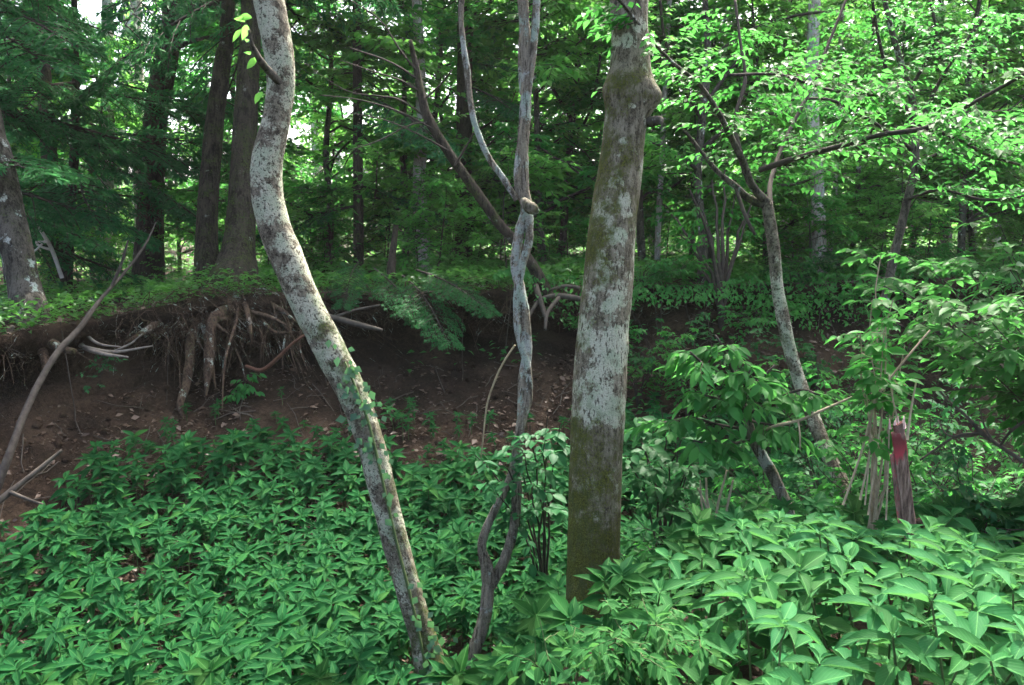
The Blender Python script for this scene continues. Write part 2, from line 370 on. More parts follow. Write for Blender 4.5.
for i, (s, dz, a) in enumerate(prof):
    yy = E - np.where(s < .1, .1 + (s - .1) * ax, s) + nz(2.2, 40 + i, .1) + nz(7, 60 + i, .05)
    zz = ztop + dz * np.where(dz < -.5, (ztop - zl) / .72, 1) + nz(3, 80 + i, .04) + nz(8, 95 + i, .03)
    row(yy, zz)
for s in np.concatenate([np.linspace(0, 1, 14)[1:] * 1.0, np.linspace(1.15, 6, 40), np.geomspace(6.5, 160, 30)]):
    y = E + s; row(y, terrz(X, y))
G = np.stack(cols_)
nr, nc = G.shape[:2]
i = np.arange(nr - 1)[:, None] * nc + np.arange(nc - 1)[None]
obj('ground', Chunk(G, np.stack([i, i + 1, i + 1 + nc, i + nc], -1)), M['soil'], kind='structure')

# ------------------------------------------------------------------ foliage generators
def rot_az(v, ang):
    c, s = np.cos(ang), np.sin(ang); return np.stack([v[..., 0] * c - v[..., 1] * s, v[..., 0] * s + v[..., 1] * c, v[..., 2]], -1)
def interp_path(Pt, t):
    """Pt (...,K,3), t (...)"""
    K = Pt.shape[-2]; f = np.clip(t, 0, 1) * (K - 1); i = np.minimum(f.astype(int), K - 2); fr = (f - i)[..., None]
    a = np.take_along_axis(Pt, i[..., None, None].repeat(3, -1), -2)[..., 0, :]; b = np.take_along_axis(Pt, (i + 1)[..., None, None].repeat(3, -1), -2)[..., 0, :]
    return a * (1 - fr) + b * fr, norm(b - a)

def twig_leaves(st, az, Lt, el, n, leafL, asp, tpl, K=4, droop=.25, flat=.35, rad=.004, ldroop=.3, lmat=0, wmat=1, spread=50):
    """st (T,3) twig bases, az (T) heading, el (T) rise: twigs with leaves set alternately along both sides"""
    T = len(st); t = np.linspace(0, 1, K)[None, :, None]
    d = np.stack([np.cos(az), np.sin(az), el], -1)
    Pt = st[:, None] + d[:, None] * (Lt[:, None, None] * t) - np.array([0, 0, 1.0]) * (droop * Lt[:, None, None] * t ** 2)
    Pt[:, 1:] += rng.normal(0, .035, (T, K - 1, 3)) * Lt[:, None, None]
    wood = tubes(Pt, np.linspace(1, .3, K)[None] * np.full((T, 1), rad) * (Lt[:, None] / Lt.mean()) ** .5, 3, wmat)
    tt = np.linspace(.12, 1, n)[None] + rng.uniform(-.03, .03, (T, n)); pos, tan = interp_path(Pt[:, None].repeat(n, 1), tt)
    sgn = np.where(np.arange(n) % 2, 1, -1)[None] * np.ones((T, 1)); sgn[:, -1] = rng.uniform(-.3, .3, T)
    ang = sgn * (R(spread) + rng.normal(0, .25, (T, n)))
    D = rot_az(tan, ang); D[..., 2] = tan[..., 2] * .5 - ldroop + rng.normal(0, .22, (T, n))
    Nn = np.stack([rng.normal(0, flat, (T, n)), rng.normal(0, flat, (T, n)), np.ones((T, n))], -1)
    L = leafL * rng.uniform(.6, 1.15, (T, n))
    return wood, leaves(pos.reshape(-1, 3), D.reshape(-1, 3), Nn.reshape(-1, 3), L.ravel(), L.ravel() * asp, tpl, lmat)

def limbs(st, az, L, el, r, K=8, droop=.1, wob=.05, nseg=6, mat=1):
    T = len(st); t = np.linspace(0, 1, K)[None, :, None]
    d = np.stack([np.cos(az), np.sin(az), el], -1)
    Pt = st[:, None] + d[:, None] * (L[:, None, None] * t) - np.array([0, 0, 1.]) * (droop * L[:, None, None] * t ** 2)
    Pt[:, 1:] += np.cumsum(rng.normal(0, wob / K ** .5, (T, K - 1, 3)), 1) * L[:, None, None]
    return Pt, tubes(Pt, np.asarray(r)[:, None] * np.linspace(1, .25, K)[None], nseg, mat)

def leafy_crown(Pl, az, m, n, Lt, leafL, asp, tpl, t0=.15, droop=.2, flat=.35, rad=.005, ldroop=.25, el=.12, lmat=0, wmat=1):
    """twigs all along given limbs Pl (T,K,3)"""
    T = len(Pl); t = rng.uniform(t0, 1, (T, m)); pos, tan = interp_path(Pl[:, None].repeat(m, 1), t)
    a = np.arctan2(tan[..., 1], tan[..., 0]) + np.where(rng.random((T, m)) < .5, -1, 1) * rng.uniform(R(20), R(85), (T, m))
    L = Lt * rng.uniform(.5, 1.15, (T, m)) * (1.15 - .5 * t)
    return twig_leaves(pos.reshape(-1, 3), a.ravel(), L.ravel(), rng.normal(el, .25, T * m), n, leafL, asp, tpl, droop=droop, flat=flat, rad=rad, ldroop=ldroop, lmat=lmat, wmat=wmat)

def deciduous(base, H, r0, h0, nl, Ll, m, n, Lt, leafL, asp=.55, tpl=T_FAR, lean=(0, 0), el=.35, flat=.45):
    """a whole simple broadleaf tree: trunk chunk, limb chunk, leaf chunk"""
    z = np.linspace(0, 1, 7); pts = np.stack([base[0] + lean[0] * z * H + np.cumsum(rng.normal(0, .012 * H, 7)) * (z > 0), base[1] + lean[1] * z * H + np.cumsum(rng.normal(0, .012 * H, 7)) * (z > 0), base[2] - .15 + z * H, r0 * (1.12 - z * .95)], -1)
    tr = trunk(pts, .12, 10, .05, 5, int(U(0, 99)))
    hz = rng.uniform(h0, .97, nl) ; st = np.stack([np.interp(hz, z, pts[:, k]) for k in range(3)], -1)
    az = rng.uniform(0, 2 * np.pi, nl); L = Ll * rng.uniform(.5, 1.1, nl) * (1.15 - .75 * ((hz - h0) / (1 - h0 + 1e-6)))
    Pl, wl = limbs(st, az, L, rng.normal(el, .2, nl), np.interp(hz, z, pts[:, 3]) * .45, wob=.12)
    tw, lv = leafy_crown(Pl, az, m, n, Lt, leafL, asp, tpl, flat=flat)
    return tr, wl, tw, lv

# ---- fir boughs, made once and set many times
def bough_variant(L=1.0, m=22, sub=4, n=11, needle=.045, seed=0):
    K = 7; t = np.linspace(0, 1, K); main = np.stack([t * L, .04 * np.sin(t * 4 + seed) * L, -.16 * L * t ** 2], -1)
    wood = [tubes(main, np.linspace(.012, .003, K), 4, 1)]
    tt = np.linspace(.12, .98, m); pos, tan = interp_path(main[None].repeat(m, 0), tt)
    sg = np.where(np.arange(m) % 2, 1, -1); az = np.arctan2(tan[:, 1], tan[:, 0]) + sg * R(58) + rng.normal(0, .12, m)
    Lt = .5 * L * (1.08 - tt) ** .8 * np.minimum(1, tt * 3.2) * rng.uniform(.7, 1.1, m) + .05
    def needles(P4, a4, n):
        T = len(P4); q = np.linspace(.08, 1, n)[None] * np.ones((T, 1)); ps, tn = interp_path(P4[:, None].repeat(n, 1), q)
        s2 = np.where(np.arange(n) % 2, 1, -1)[None] * np.ones((T, 1)); D = rot_az(tn, s2 * (R(52) + rng.normal(0, .2, (T, n)))); D[..., 2] += rng.normal(.05, .22, (T, n))
        Nn = np.stack([rng.normal(0, .3, (T, n)), rng.normal(0, .3, (T, n)), np.ones((T, n))], -1)
        return leaves(ps.reshape(-1, 3), D.reshape(-1, 3), Nn.reshape(-1, 3), needle * rng.uniform(.7, 1.2, T * n), .3 * needle, T_FAR, 0)
    def mk(st, az, Lt, dr):
        q = np.linspace(0, 1, 4)[None, :, None]; d = np.stack([np.cos(az), np.sin(az), rng.normal(-.05, .1, len(az))], -1)
        return st[:, None] + d[:, None] * Lt[:, None, None] * q - np.array([0, 0, 1.]) * dr * Lt[:, None, None] * q ** 2
    Tw = mk(pos, az, Lt, .25); wood.append(tubes(Tw, np.linspace(.005, .002, 4)[None].repeat(m, 0), 3, 1))
    ch = [needles(Tw, az, n * 2)]
    ts = np.linspace(.25, .92, sub)[None] * np.ones((m, 1)); sp, st_ = interp_path(Tw[:, None].repeat(sub, 1), ts)
    sa = np.arctan2(st_[..., 1], st_[..., 0]) + np.where(np.arange(sub) % 2, 1, -1)[None] * R(48)
    Ls = (.5 * Lt[:, None] * (1.1 - ts))
    Sw = mk(sp.reshape(-1, 3), sa.ravel(), Ls.ravel(), .2); ch.append(needles(Sw, sa.ravel(), n))
    Mt = mk(main[-2:-1], np.array([0.]), np.array([.2 * L]), .2); ch.append(needles(Mt, np.array([0.]), n))
    allc = wood + ch
    V = np.concatenate([c.V for c in allc]); UV = np.concatenate([c.UV for c in allc]); o = 0; Q = []; mt = []
    for c in allc: Q.append(c.Q + o); mt.append(np.full(len(c.Q), c.mat)); o += len(c.V)
    return V, np.concatenate(Q), UV, np.concatenate(mt)
BOUGH = [bough_variant(1.0, seed=s) for s in range(4)]
BOUGH_FINE = [bough_variant(1.0, m=30, sub=6, n=13, needle=.03, seed=s + 9) for s in range(2)]
def boughs(pos, az, L, tilt, fine=False, roll=None):
    """fir boughs with their butt at pos, heading az, length L, rise tilt"""
    lv, wd = [], []
    for k in range(len(pos)):
        V, Q, UV, mt = (BOUGH_FINE if fine else BOUGH)[int(rng.integers(0, 2 if fine else 4))]
        v = V * np.array([L[k], L[k] * U(.75, 1.1) * (1 if rng.random() < .5 else -1), L[k]]); ct, s_ = math.cos(tilt[k]), math.sin(tilt[k])
        ro = U(-.3, .3) if roll is None else roll[k]
        v = np.stack([v[:, 0], v[:, 1] * math.cos(ro) - v[:, 2] * math.sin(ro), v[:, 1] * math.sin(ro) + v[:, 2] * math.cos(ro)], -1)
        v = np.stack([v[:, 0] * ct - v[:, 2] * s_, v[:, 1], v[:, 0] * s_ + v[:, 2] * ct], -1)
        v = rot_az(v, az[k]) + pos[k]
        c = Chunk(v, Q, UV, 0); c.matarr = mt; lv.append(c)
    Vv = np.concatenate([c.V for c in lv]); UVv = np.concatenate([c.UV for c in lv]); o = 0; Qs = []; ms = []
    for c in lv: Qs.append(c.Q + o); ms.append(c.matarr); o += len(c.V)
    Qs = np.concatenate(Qs); ms = np.concatenate(ms)
    return [Chunk(Vv, Qs[ms == 0], UVv, 0), Chunk(Vv, Qs[ms == 1], UVv, 1)] if False else _split(Vv, Qs, UVv, ms)
def _split(V, Q, UV, ms):
    out = []
    for k in (0, 1):
        q = Q[ms == k]; used = np.unique(q); mp = np.full(len(V), -1); mp[used] = np.arange(len(used)); out.append(Chunk(V[used], mp[q], UV[used], k))
    return out

def along(pts, h):
    """point on a trunk point list (x,y,z,r) at height z=h"""
    pts = pts[np.argsort(pts[:, 2])]; return np.stack([np.interp(h, pts[:, 2], pts[:, k]) for k in range(4)], -1)

# ------------------------------------------------------------------ the three near trunks
def paint(c, spots, key, default=0.0, soft=.5):
    a = c.attrs.get(key, np.full(len(c.V), default))
    for (p, r, v) in spots:
        d = np.linalg.norm((c.V - p) / np.array([1, 1, 1.15]), axis=1); a = np.maximum(a, v * (1 - sstep(r * soft, r * 1.3, d))) if v > 0 else a + v * (1 - sstep(r * soft, r * 1.3, d))
    c.attrs[key] = a

D1 = 5.0
big = [(630, -60, 36), (629, -10, 38), (630, 35, 36), (630, 65, 40), (629, 85, 47), (628, 105, 44), (624, 135, 42), (619, 180, 45), (612, 230, 47), (607, 290, 50), (602, 345, 51), (599, 400, 54), (596, 460, 53), (594, 540, 52), (593, 595, 54), (592, 630, 62), (591, 660, 78), (590, 690, 100)]
bp = pixpts(big, D1)
up = []
p0 = bp[0].copy()
for k, (dx, dy, dz, r) in enumerate([(.05, .1, 1.0, .095), (.12, .2, 2.2, .085), (.1, .35, 3.6, .07), (.2, .3, 5.2, .05), (.15, .3, 7.0, .025)]): up.insert(0, (p0[0] + dx, p0[1] + dy, p0[2] + dz, r))
bp_all = np.vstack([up, bp])
base = np.array([bp[-2][0], bp[-2][1], g1(bp[-2][0], bp[-2][1])])
t_big = thing('deciduous_tree', 'thick upright grey trunk with olive moss, white lichen patches and a burl near the top', 'tree', base)
c = trunk(bp_all, .014, 56, .05, 7, 3)
# burl and a broken stub
for (px, py, rr, amp) in ((652, 97, .075, .065), (610, 92, .07, .03), (630, 92, .09, .02), (576, 300, .05, .012), (628, 348, .05, .012)):
    q = P(px, py, D1 - .06); d = np.linalg.norm(c.V - q, axis=1); ax_ = along(bp_all, c.V[:, 2]); o = c.V - ax_[:, :3]; o[:, 2] = 0
    c.V += norm(o) * (amp * np.exp(-(d / rr) ** 2))[:, None]
front = lambda px, py, d=D1, r=.13: P(px, py, d - r)
zv = c.V[:, 2]; py_est = 342.5 - 0 
zz = lambda py: P(600, py, D1)[2]
mo = np.interp(zv, [zz(640), zz(560), zz(500), zz(460), zz(425), zz(400), zz(300), zz(265), zz(240), zz(150), zz(125), zz(105), zz(80), zz(60), zz(0)],
               [.34, .3, .24, .19, .08, -.1, -.1, .06, .14, .11, -.03, .07, .12, -.05, -.15])
ang = c.V - along(bp_all, zv)[:, :3]; left = np.clip(-ang[:, 0] / .14, -1, 1)
c.attrs['moss'] = mo + .12 * np.clip(left, -.4, 1) * np.interp(zv, [zz(450), zz(120)], [1, 1])
paint(c, [(front(632, 240), .1, -.25), (front(634, 180), .06, -.1)], 'moss')
c.attrs['lichen'] = np.interp(zv, [zz(640), zz(480), zz(430), zz(415), zz(300), zz(280), zz(250), zz(130), zz(90), zz(0)], [-.2, -.08, .0, .13, .14, .08, .02, .02, -.03, .06])
paint(c, [(front(626, 38), .05, .4), (front(641, 25), .05, .2), (front(626, 202), .05, .35), (front(629, 210), .05, .3), (front(611, 180), .03, .3), (front(636, 222), .04, .25), (front(622, 140), .025, .25),
          (front(591, 376), .035, .45), (front(588, 398), .1, .25), (front(597, 410), .07, .3), (front(603, 275), .05, .22), (front(620, 330), .06, .15), (front(612, 305), .08, .12), (front(595, 555), .012, .6), (front(598, 570), .012, .6), (front(572, 558), .01, .6), (front(592, 575), .01, .5)], 'lichen')
obj('trunk', c, M['bark_big'], t_big)
sp = np.array([[*P(645, 122, 4.98), .03], [*P(655, 121, 4.93), .028], [*P(661, 120, 4.9), .024]])
obj('branch_stub', trunk(sp, .01, 12, .1, 20, 4), M['bark_grey'], t_big)

D2 = 5.35
lean = [(255, -60, 31), (266, -12, 32), (273, 20, 32), (279, 55, 31), (281, 85, 29), (276, 120, 29), (268, 155, 32), (267, 190, 33), (275, 228, 34), (289, 262, 34), (303, 296, 33), (318, 326, 33), (334, 358, 33), (351, 390, 31), (363, 420, 30), (375, 460, 29), (387, 510, 28), (400, 560, 27), (413, 605, 27), (424, 640, 29), (434, 685, 40), (441, 720, 56)]
lp = pixpts(lean, D2); lp[:-2, 3] *= .95
up = [(lp[0][0] - .1, lp[0][1] + .1, lp[0][2] + .9, .09), (lp[0][0] - .25, lp[0][1] + .3, lp[0][2] + 2.2, .075), (lp[0][0] - .3, lp[0][1] + .3, lp[0][2] + 3.8, .055), (lp[0][0] - .5, lp[0][1] + .4, lp[0][2] + 5.6, .025)][::-1]
lp_all = np.vstack([up, lp])
lb = lp[-1]; t_lean = thing('leaning_tree', 'curved pale grey lichen-spotted trunk leaning left out of the gully with ivy on it', 'tree', (lb[0], lb[1], g1(lb[0], lb[1])))
c = trunk(lp_all, .014, 44, .06, 8, 11)
zz2 = lambda py: P(400, py, D2)[2]
c.attrs['lichen'] = np.interp(c.V[:, 2], [zz2(685), zz2(620), zz2(560), zz2(520), zz2(460), zz2(380), zz2(300), zz2(230), zz2(150), zz2(90), zz2(0)], [-.2, -.08, .08, .03, .0, .07, .1, .09, .08, .06, .1])
c.attrs['moss'] = np.interp(c.V[:, 2], [zz2(685), zz2(640), zz2(600), zz2(500), zz2(380), zz2(330), zz2(300), zz2(250)], [.28, .2, .04, -.05, .02, .05, -.06, -.2])
fl = lambda px, py: P(px, py, D2 - .1)
o = c.V - along(lp_all, c.V[:, 2])[:, :3]; c.attrs['moss'] += .14 * np.clip(o[:, 0] / .1, -.5, 1) * (1 - sstep(zz2(320), zz2(250), c.V[:, 2]))
paint(c, [(fl(317, 318), .04, .4), (fl(282, 246), .04, .3), (fl(272, 195), .07, .25), (fl(258, 205), .04, .2), (fl(405, 535), .05, .25), (fl(408, 560), .05, .25)], 'lichen')
obj('trunk', c, M['bark_lean'], t_lean)
sb = pixpts([(281, 84, 9, 5.3), (270, 72, 8, 5.2), (260, 60, 7, 5.1), (252, 44, 4, 5.0), (249, 30, 3, 4.95)], 5.2)
obj('limb', trunk(sb, .02, 8, .1, 20, 5), M['bark_grey'], t_lean)
lpos = np.array([P(250, 40, 5.0), P(247, 25, 4.95), P(252, 18, 4.95), P(243, 30, 5), P(258, 58, 5.1), P(262, 92, 5.2), P(250, 55, 5.05), P(245, 22, 5)])
for q_ in lpos: obj('leaf', leaves(q_[None], rng.normal(0, .6, (1, 3)) + [-.5, -.3, -.3], rng.normal(0, .5, (1, 3)) + [0, -.6, .6], .1, .045, T_OVATE), M['bright'], t_lean)

# ivy on the leaning trunk
pos, D, Nn = [], [], []
def ivy_at(px, py, n, spread):
    for _ in range(int(n * .8)):
        x, y = px + rng.normal(0, spread), py + rng.normal(0, spread * 1.1)
        pos.append(P(x, y, D2 - .11 + U(-.03, .01))); D.append((U(-1, 1), -.25, U(-1.1, -.1))); Nn.append((U(-.5, .5), -1, U(.1, .8)))
for (px, py, n, s_) in ((345, 362, 9, 7), (352, 376, 11, 8), (360, 395, 13, 9), (368, 412, 10, 9), (372, 432, 8, 8), (362, 440, 4, 6), (370, 385, 6, 6), (383, 468, 5, 6), (392, 490, 4, 6), (388, 512, 3, 6), (376, 455, 4, 7), (418, 590, 5, 6), (424, 618, 9, 8), (436, 640, 12, 8), (428, 662, 14, 9), (440, 676, 16, 10), (422, 680, 12, 9), (330, 340, 3, 6), (372, 408, 8, 6)): ivy_at(px, py, n, s_)
vine = pixpts([(430, 690, 3, D2 - .1), (416, 620, 3, D2 - .1), (396, 540, 3, D2 - .095), (380, 470, 3, D2 - .1), (366, 415, 3, D2 - .1), (345, 362, 2, D2 - .1)], D2)
L = U(.035, .065, len(pos))
t_ivy = thing('ivy_vine', 'green ivy climbing up the curved leaning trunk from its mossy foot', 'ivy', (lb[0], lb[1], g1(lb[0], lb[1])))
obj('stem', trunk(vine, .03, 6, .1, 10, 2), M['stem'], t_ivy)
obj('foliage', leaves(np.array(pos), np.array(D), np.array(Nn), L, L * .8, T_MID), M['ivy'], t_ivy)

# twisted tree in the middle
D3 = 5.6
va = pixpts([(463, 695, 16), (472, 660, 16), (484, 620, 15), (488, 590, 15), (487, 568, 15), (482, 550, 11), (485, 532, 10), (494, 512, 9), (506, 488, 9), (514, 465, 9), (518, 440, 9), (524, 415, 9), (529, 395, 9), (527, 365, 9), (519, 335, 9), (517, 300, 9), (521, 270, 9), (529, 240, 9), (528, 212, 10), (519, 190, 9), (518, 165, 9), (523, 130, 9), (528, 90, 9), (533, 50, 9), (536, 10, 9), (538, -40, 8)], D3)
vb = pixpts([(488, 590, 13), (497, 575, 12), (508, 550, 11), (515, 520, 11), (517, 495, 11), (517, 470, 11), (519, 440, 11), (522, 412, 11), (523, 385, 12), (527, 350, 12), (524, 315, 13), (519, 285, 12), (515, 262, 11), (519, 235, 12), (526, 210, 13), (524, 185, 12), (523, 150, 13), (525, 110, 13), (527, 70, 12), (525, 30, 12), (522, -10, 12), (520, -50, 12)], D3 + .02)
vc = pixpts([(517, 200, 7), (503, 178, 7), (489, 158, 7), (476, 128, 7), (470, 100, 7), (467, 70, 7), (463, 40, 6), (461, 10, 6), (468, -40, 5)], D3 - .03)
vd = pixpts([(522, 95, 5), (520, 60, 5), (522, 25, 5), (527, -30, 5)], D3 + .1)
t_vine = thing('twisted_tree', 'slim grey tree of two strands twisted together, forked low above the herbs', 'tree', (va[0][0], va[0][1], g1(va[0][0], va[0][1])))
for q in (va, vb, vc, vd): q[:, 3] *= .88
for k, (nm, q) in enumerate((('trunk', va), ('trunk', vb), ('limb', vc), ('limb', vd))):
    c = trunk(q, .012, 16, .16, 22, 20 + k)
    c.attrs['moss'] = np.interp(c.V[:, 2], [P(500, 680, D3)[2], P(500, 560, D3)[2], P(500, 500, D3)[2]], [.08, .07, -.1])
    c.attrs['lichen'] = .05 * vnoise(c.V, 3, 3, 2) + np.interp(c.V[:, 2], [P(500, 520, D3)[2], P(500, 400, D3)[2]], [-.1, .06])
    obj(nm, c, M['bark_vine'], t_vine)
c = trunk(np.array([[*P(522, 200, 5.5), .02], [*P(530, 207, 5.47), .04], [*P(537, 212, 5.5), .02]]), .01, 14, .25, 25, 9); c.attrs['moss'] = np.full(len(c.V), .12)
obj('burl', c, M['bark_vine'], t_vine)
c = trunk(pixpts([(500, 160, 2), (520, 180, 3), (545, 205, 3)], 5.4), .02, 6, .1); 

exec_later = []

# ------------------------------------------------------------------ firs on the bank
def fir(name, label, pts, h0, h1, nb, Lb, down=-.25, mat='bark_fir', seed=0, az_bias=None, step=.05, nseg=20, moss=0.0, fine=False, group=None, bump=.08):
    pts = pts[np.argsort(-pts[:, 2])]; b = pts[-1]
    t = thing(name, label, 'tree', (b[0], b[1], b[2]), group)
    c = trunk(pts, step, nseg, bump, 5, seed); c.attrs['moss'] = np.full(len(c.V), moss); obj('trunk', c, M[mat], t)
    if nb:
        h = np.linspace(h0, h1, nb) + rng.normal(0, .1, nb); q = along(pts, h); az = rng.uniform(0, 2 * np.pi, nb) if az_bias is None else rng.uniform(az_bias[0], az_bias[1], nb)
        L = Lb * rng.uniform(.65, 1.15, nb) * np.interp(h, [h0, h0 + 1, h1], [.8, 1, .35])
        obj('crown', boughs(q[:, :3], az, L, np.full(nb, down) + rng.normal(0, .12, nb), fine), [M['needle'], M['twig']], t)
    return t
def above(pts, H, dx=0, dy=0, r=.03):
    p = pts[np.argmax(pts[:, 2])]; return np.vstack([[(p[0] + dx, p[1] + dy, p[2] + H, r), (p[0] + dx * .5, p[1] + dy * .5, p[2] + H * .5, (p[3] + r) * .55)], pts])
# the root-plate tree at the edge
f1 = pixpts([(251, -10, 19, 10.3), (249, 60, 21, 10.3), (245, 130, 24, 10.3), (242, 200, 27, 10.25), (239, 245, 32, 10.2), (236, 272, 45, 10.1), (234, 290, 62, 10.0), (233, 302, 76, 10.0)], 10.2)
f1 = above(f1, 11, .3, .4)
t_root = fir('rooted_fir', 'dark mossy fir trunk flaring onto bare roots that overhang the eroded bank', f1, 4.4, 12, 16, 2.6, seed=31, moss=.06, step=.03, nseg=32)
f2 = pixpts([(229, -10, 13, 10.9), (223, 60, 16, 10.8), (215, 120, 18, 10.8), (209, 190, 20, 10.7), (207, 240, 22, 10.7), (208, 290, 32, 10.6)], 10.8)
fir('fir_tree', 'brown leaning fir trunk close behind the left side of the root-plate fir', above(f2, 11, .6, .5), 4.6, 12, 12, 2.3, seed=32, moss=.04)
f3 = pixpts([(176, -10, 22, 12.5), (168, 50, 22, 12.5), (158, 100, 23, 12.5), (152, 170, 24, 12.5), (150, 230, 26, 12.4), (148, 285, 34, 12.4)], 12.5)
t_f3 = fir('fir_tree', 'grey-brown fir trunk with one long crooked limb reaching right near the top', above(f3, 9, .8, .5), 5.0, 12, 12, 2.2, seed=33)
lim = pixpts([(178, 12, 10, 12.4), (190, 14, 9, 12.3), (203, 6, 8, 12.2), (216, 4, 7, 12.1), (235, -4, 6, 12)], 12.3)
obj('limb', trunk(lim, .05, 8, .1, 6, 3), M['bark_grey'], t_f3)
lim = pixpts([(160, 62, 5, 12.4), (180, 46, 5, 12.3), (205, 38, 4, 12.2), (235, 36, 4, 12.1), (245, 40, 3, 12)], 12.3)
obj('limb', trunk(lim, .05, 6, .1, 6, 3), M['bark_grey'], t_f3)
f4 = pixpts([(-14, 110, 26, 8.6), (-4, 150, 28, 8.6), (6, 195, 28, 8.6), (15, 240, 29, 8.5), (24, 285, 31, 8.5), (31, 318, 38, 8.4), (34, 345, 50, 8.3)], 8.5)
t_left = fir('curved_tree', 'dark grey curved trunk cut by the left edge, standing on the mossy bank lip', above(f4, 7, -1.2, .3), 3.2, 9.5, 14, 2.2, mat='bark_grey', seed=34, moss=-.02, step=.03, nseg=28)
f5 = pixpts([(76, 115, 8, 11.5), (74, 160, 9, 11.5), (70, 220, 9, 11.5), (67, 285, 11, 11.5)], 11.5)
fir('young_fir', 'slim brown young fir with layered dark boughs, sunlit at its foot', above(f5, 2.8, .1, 0, .015), 2.1, 5.4, 24, 2.0, down=-.12, seed=35, mat='bark_fir')
# big conifer boughs, upper left: firs standing just left of the picture's edge and beyond
f6 = np.array([[-6.2, 10.2, 9.5, .03], [-6.3, 10.2, 5, .1], [-6.4, 10.2, .6, .16]])
fir('fir_tree', 'dense dark fir filling the upper left corner with drooping boughs', f6, 1.9, 8, 24, 2.5, down=-.22, seed=36, az_bias=(-1.3, 1.0))
f7 = np.array([[-7.0, 13.5, 10.5, .03], [-6.95, 13.5, 5, .09], [-6.9, 13.5, .9, .15]])
fir('fir_tree', 'dark fir with flat boughs behind the slim young fir', f7, 2.2, 8, 14, 2.0, down=-.15, seed=37)
f8 = np.array([[-.6, 12.8, 12, .03], [-.65, 12.8, 6, .09], [-.7, 12.8, 1.1, .14]])
fir('fir_tree', 'dark fir whose boughs hang behind the twisted tree at the top centre', f8, 3.9, 8.5, 12, 2.0, down=-.2, seed=38)
f9 = np.array([[-1.9, 11.6, 11, .03], [-1.95, 11.6, 6, .05], [-2.0, 11.6, 1.1, .07]])
fir('fir_tree', 'slender fir with long thin drooping twigs right of the curved leaning trunk', f9, 2.0, 7, 10, 1.8, down=-.3, seed=39)
# low boughs over the bank edge, centre
q = np.array([P(375, 268, 9.9), P(385, 280, 9.8), P(400, 275, 9.9), P(415, 270, 9.9), P(360, 262, 10), P(430, 275, 9.9)])
t = thing('fir_sapling', 'low young fir drooping its green boughs over the bank edge', 'tree', P(388, 296, 10.0))
tp = pixpts([(396, 225, 5, 10.1), (392, 260, 8, 10.1), (390, 300, 12, 10.1)], 10.1); obj('trunk', trunk(tp, .05, 10, .08), M['bark_fir'], t)
az = np.array([-.75, -1.1, -.9, -.5, -1.7, -.35]); sel = [0, 2, 3, 4, 5]; az = az[sel]; q = q[sel]; obj('crown', boughs(q, az, np.array([.95, 1.25, 1.1, .8, .8]), np.array([-.5, -.42, -.25, -.45, -.3]), True), [M['needle'], M['twig']], t)

# dark dead stem leaning over from the bank, centre
dd = pixpts([(548, 300, 20, 9.9), (535, 270, 15, 9.8), (517, 244, 13, 9.7), (497, 221, 13, 9.6), (473, 187, 13, 9.5), (447, 150, 12, 9.4), (428, 118, 12, 9.3), (421, 92, 11, 9.3), (416, 66, 8, 9.3), (410, 40, 5, 9.2)], 9.5)
dd[:, 3] *= .78
t_dead = thing('leaning_dead_tree', 'dark bare stem slanting up left from the bank behind the twisted tree', 'tree', dd[0][:3])
obj('trunk', trunk(dd, .03, 14, .09, 9, 41), M['bark_fir'], t_dead)
bt = [[(421, 92), (400, 80), (375, 72), (340, 60)], [(428, 118), (400, 100), (380, 96), (345, 90), (300, 60)], [(447, 150), (420, 135), (385, 120), (345, 112)], [(424, 100), (440, 85), (452, 70)], [(430, 122), (410, 125), (380, 140), (350, 150)], [(419, 80), (390, 62), (350, 48)], [(455, 165), (470, 140), (480, 120)], [(435, 130), (400, 112), (360, 100), (320, 95)], [(418, 72), (400, 50), (380, 20), (350, 0)]]
for b_ in bt:
    obj('twig', trunk(pixpts([(x, y, 2.4 - k * .5, 9.3 - k * .15) for k, (x, y) in enumerate(b_)], 9.3), .05, 6, .1, 8, 3), M['twig'], t_dead)

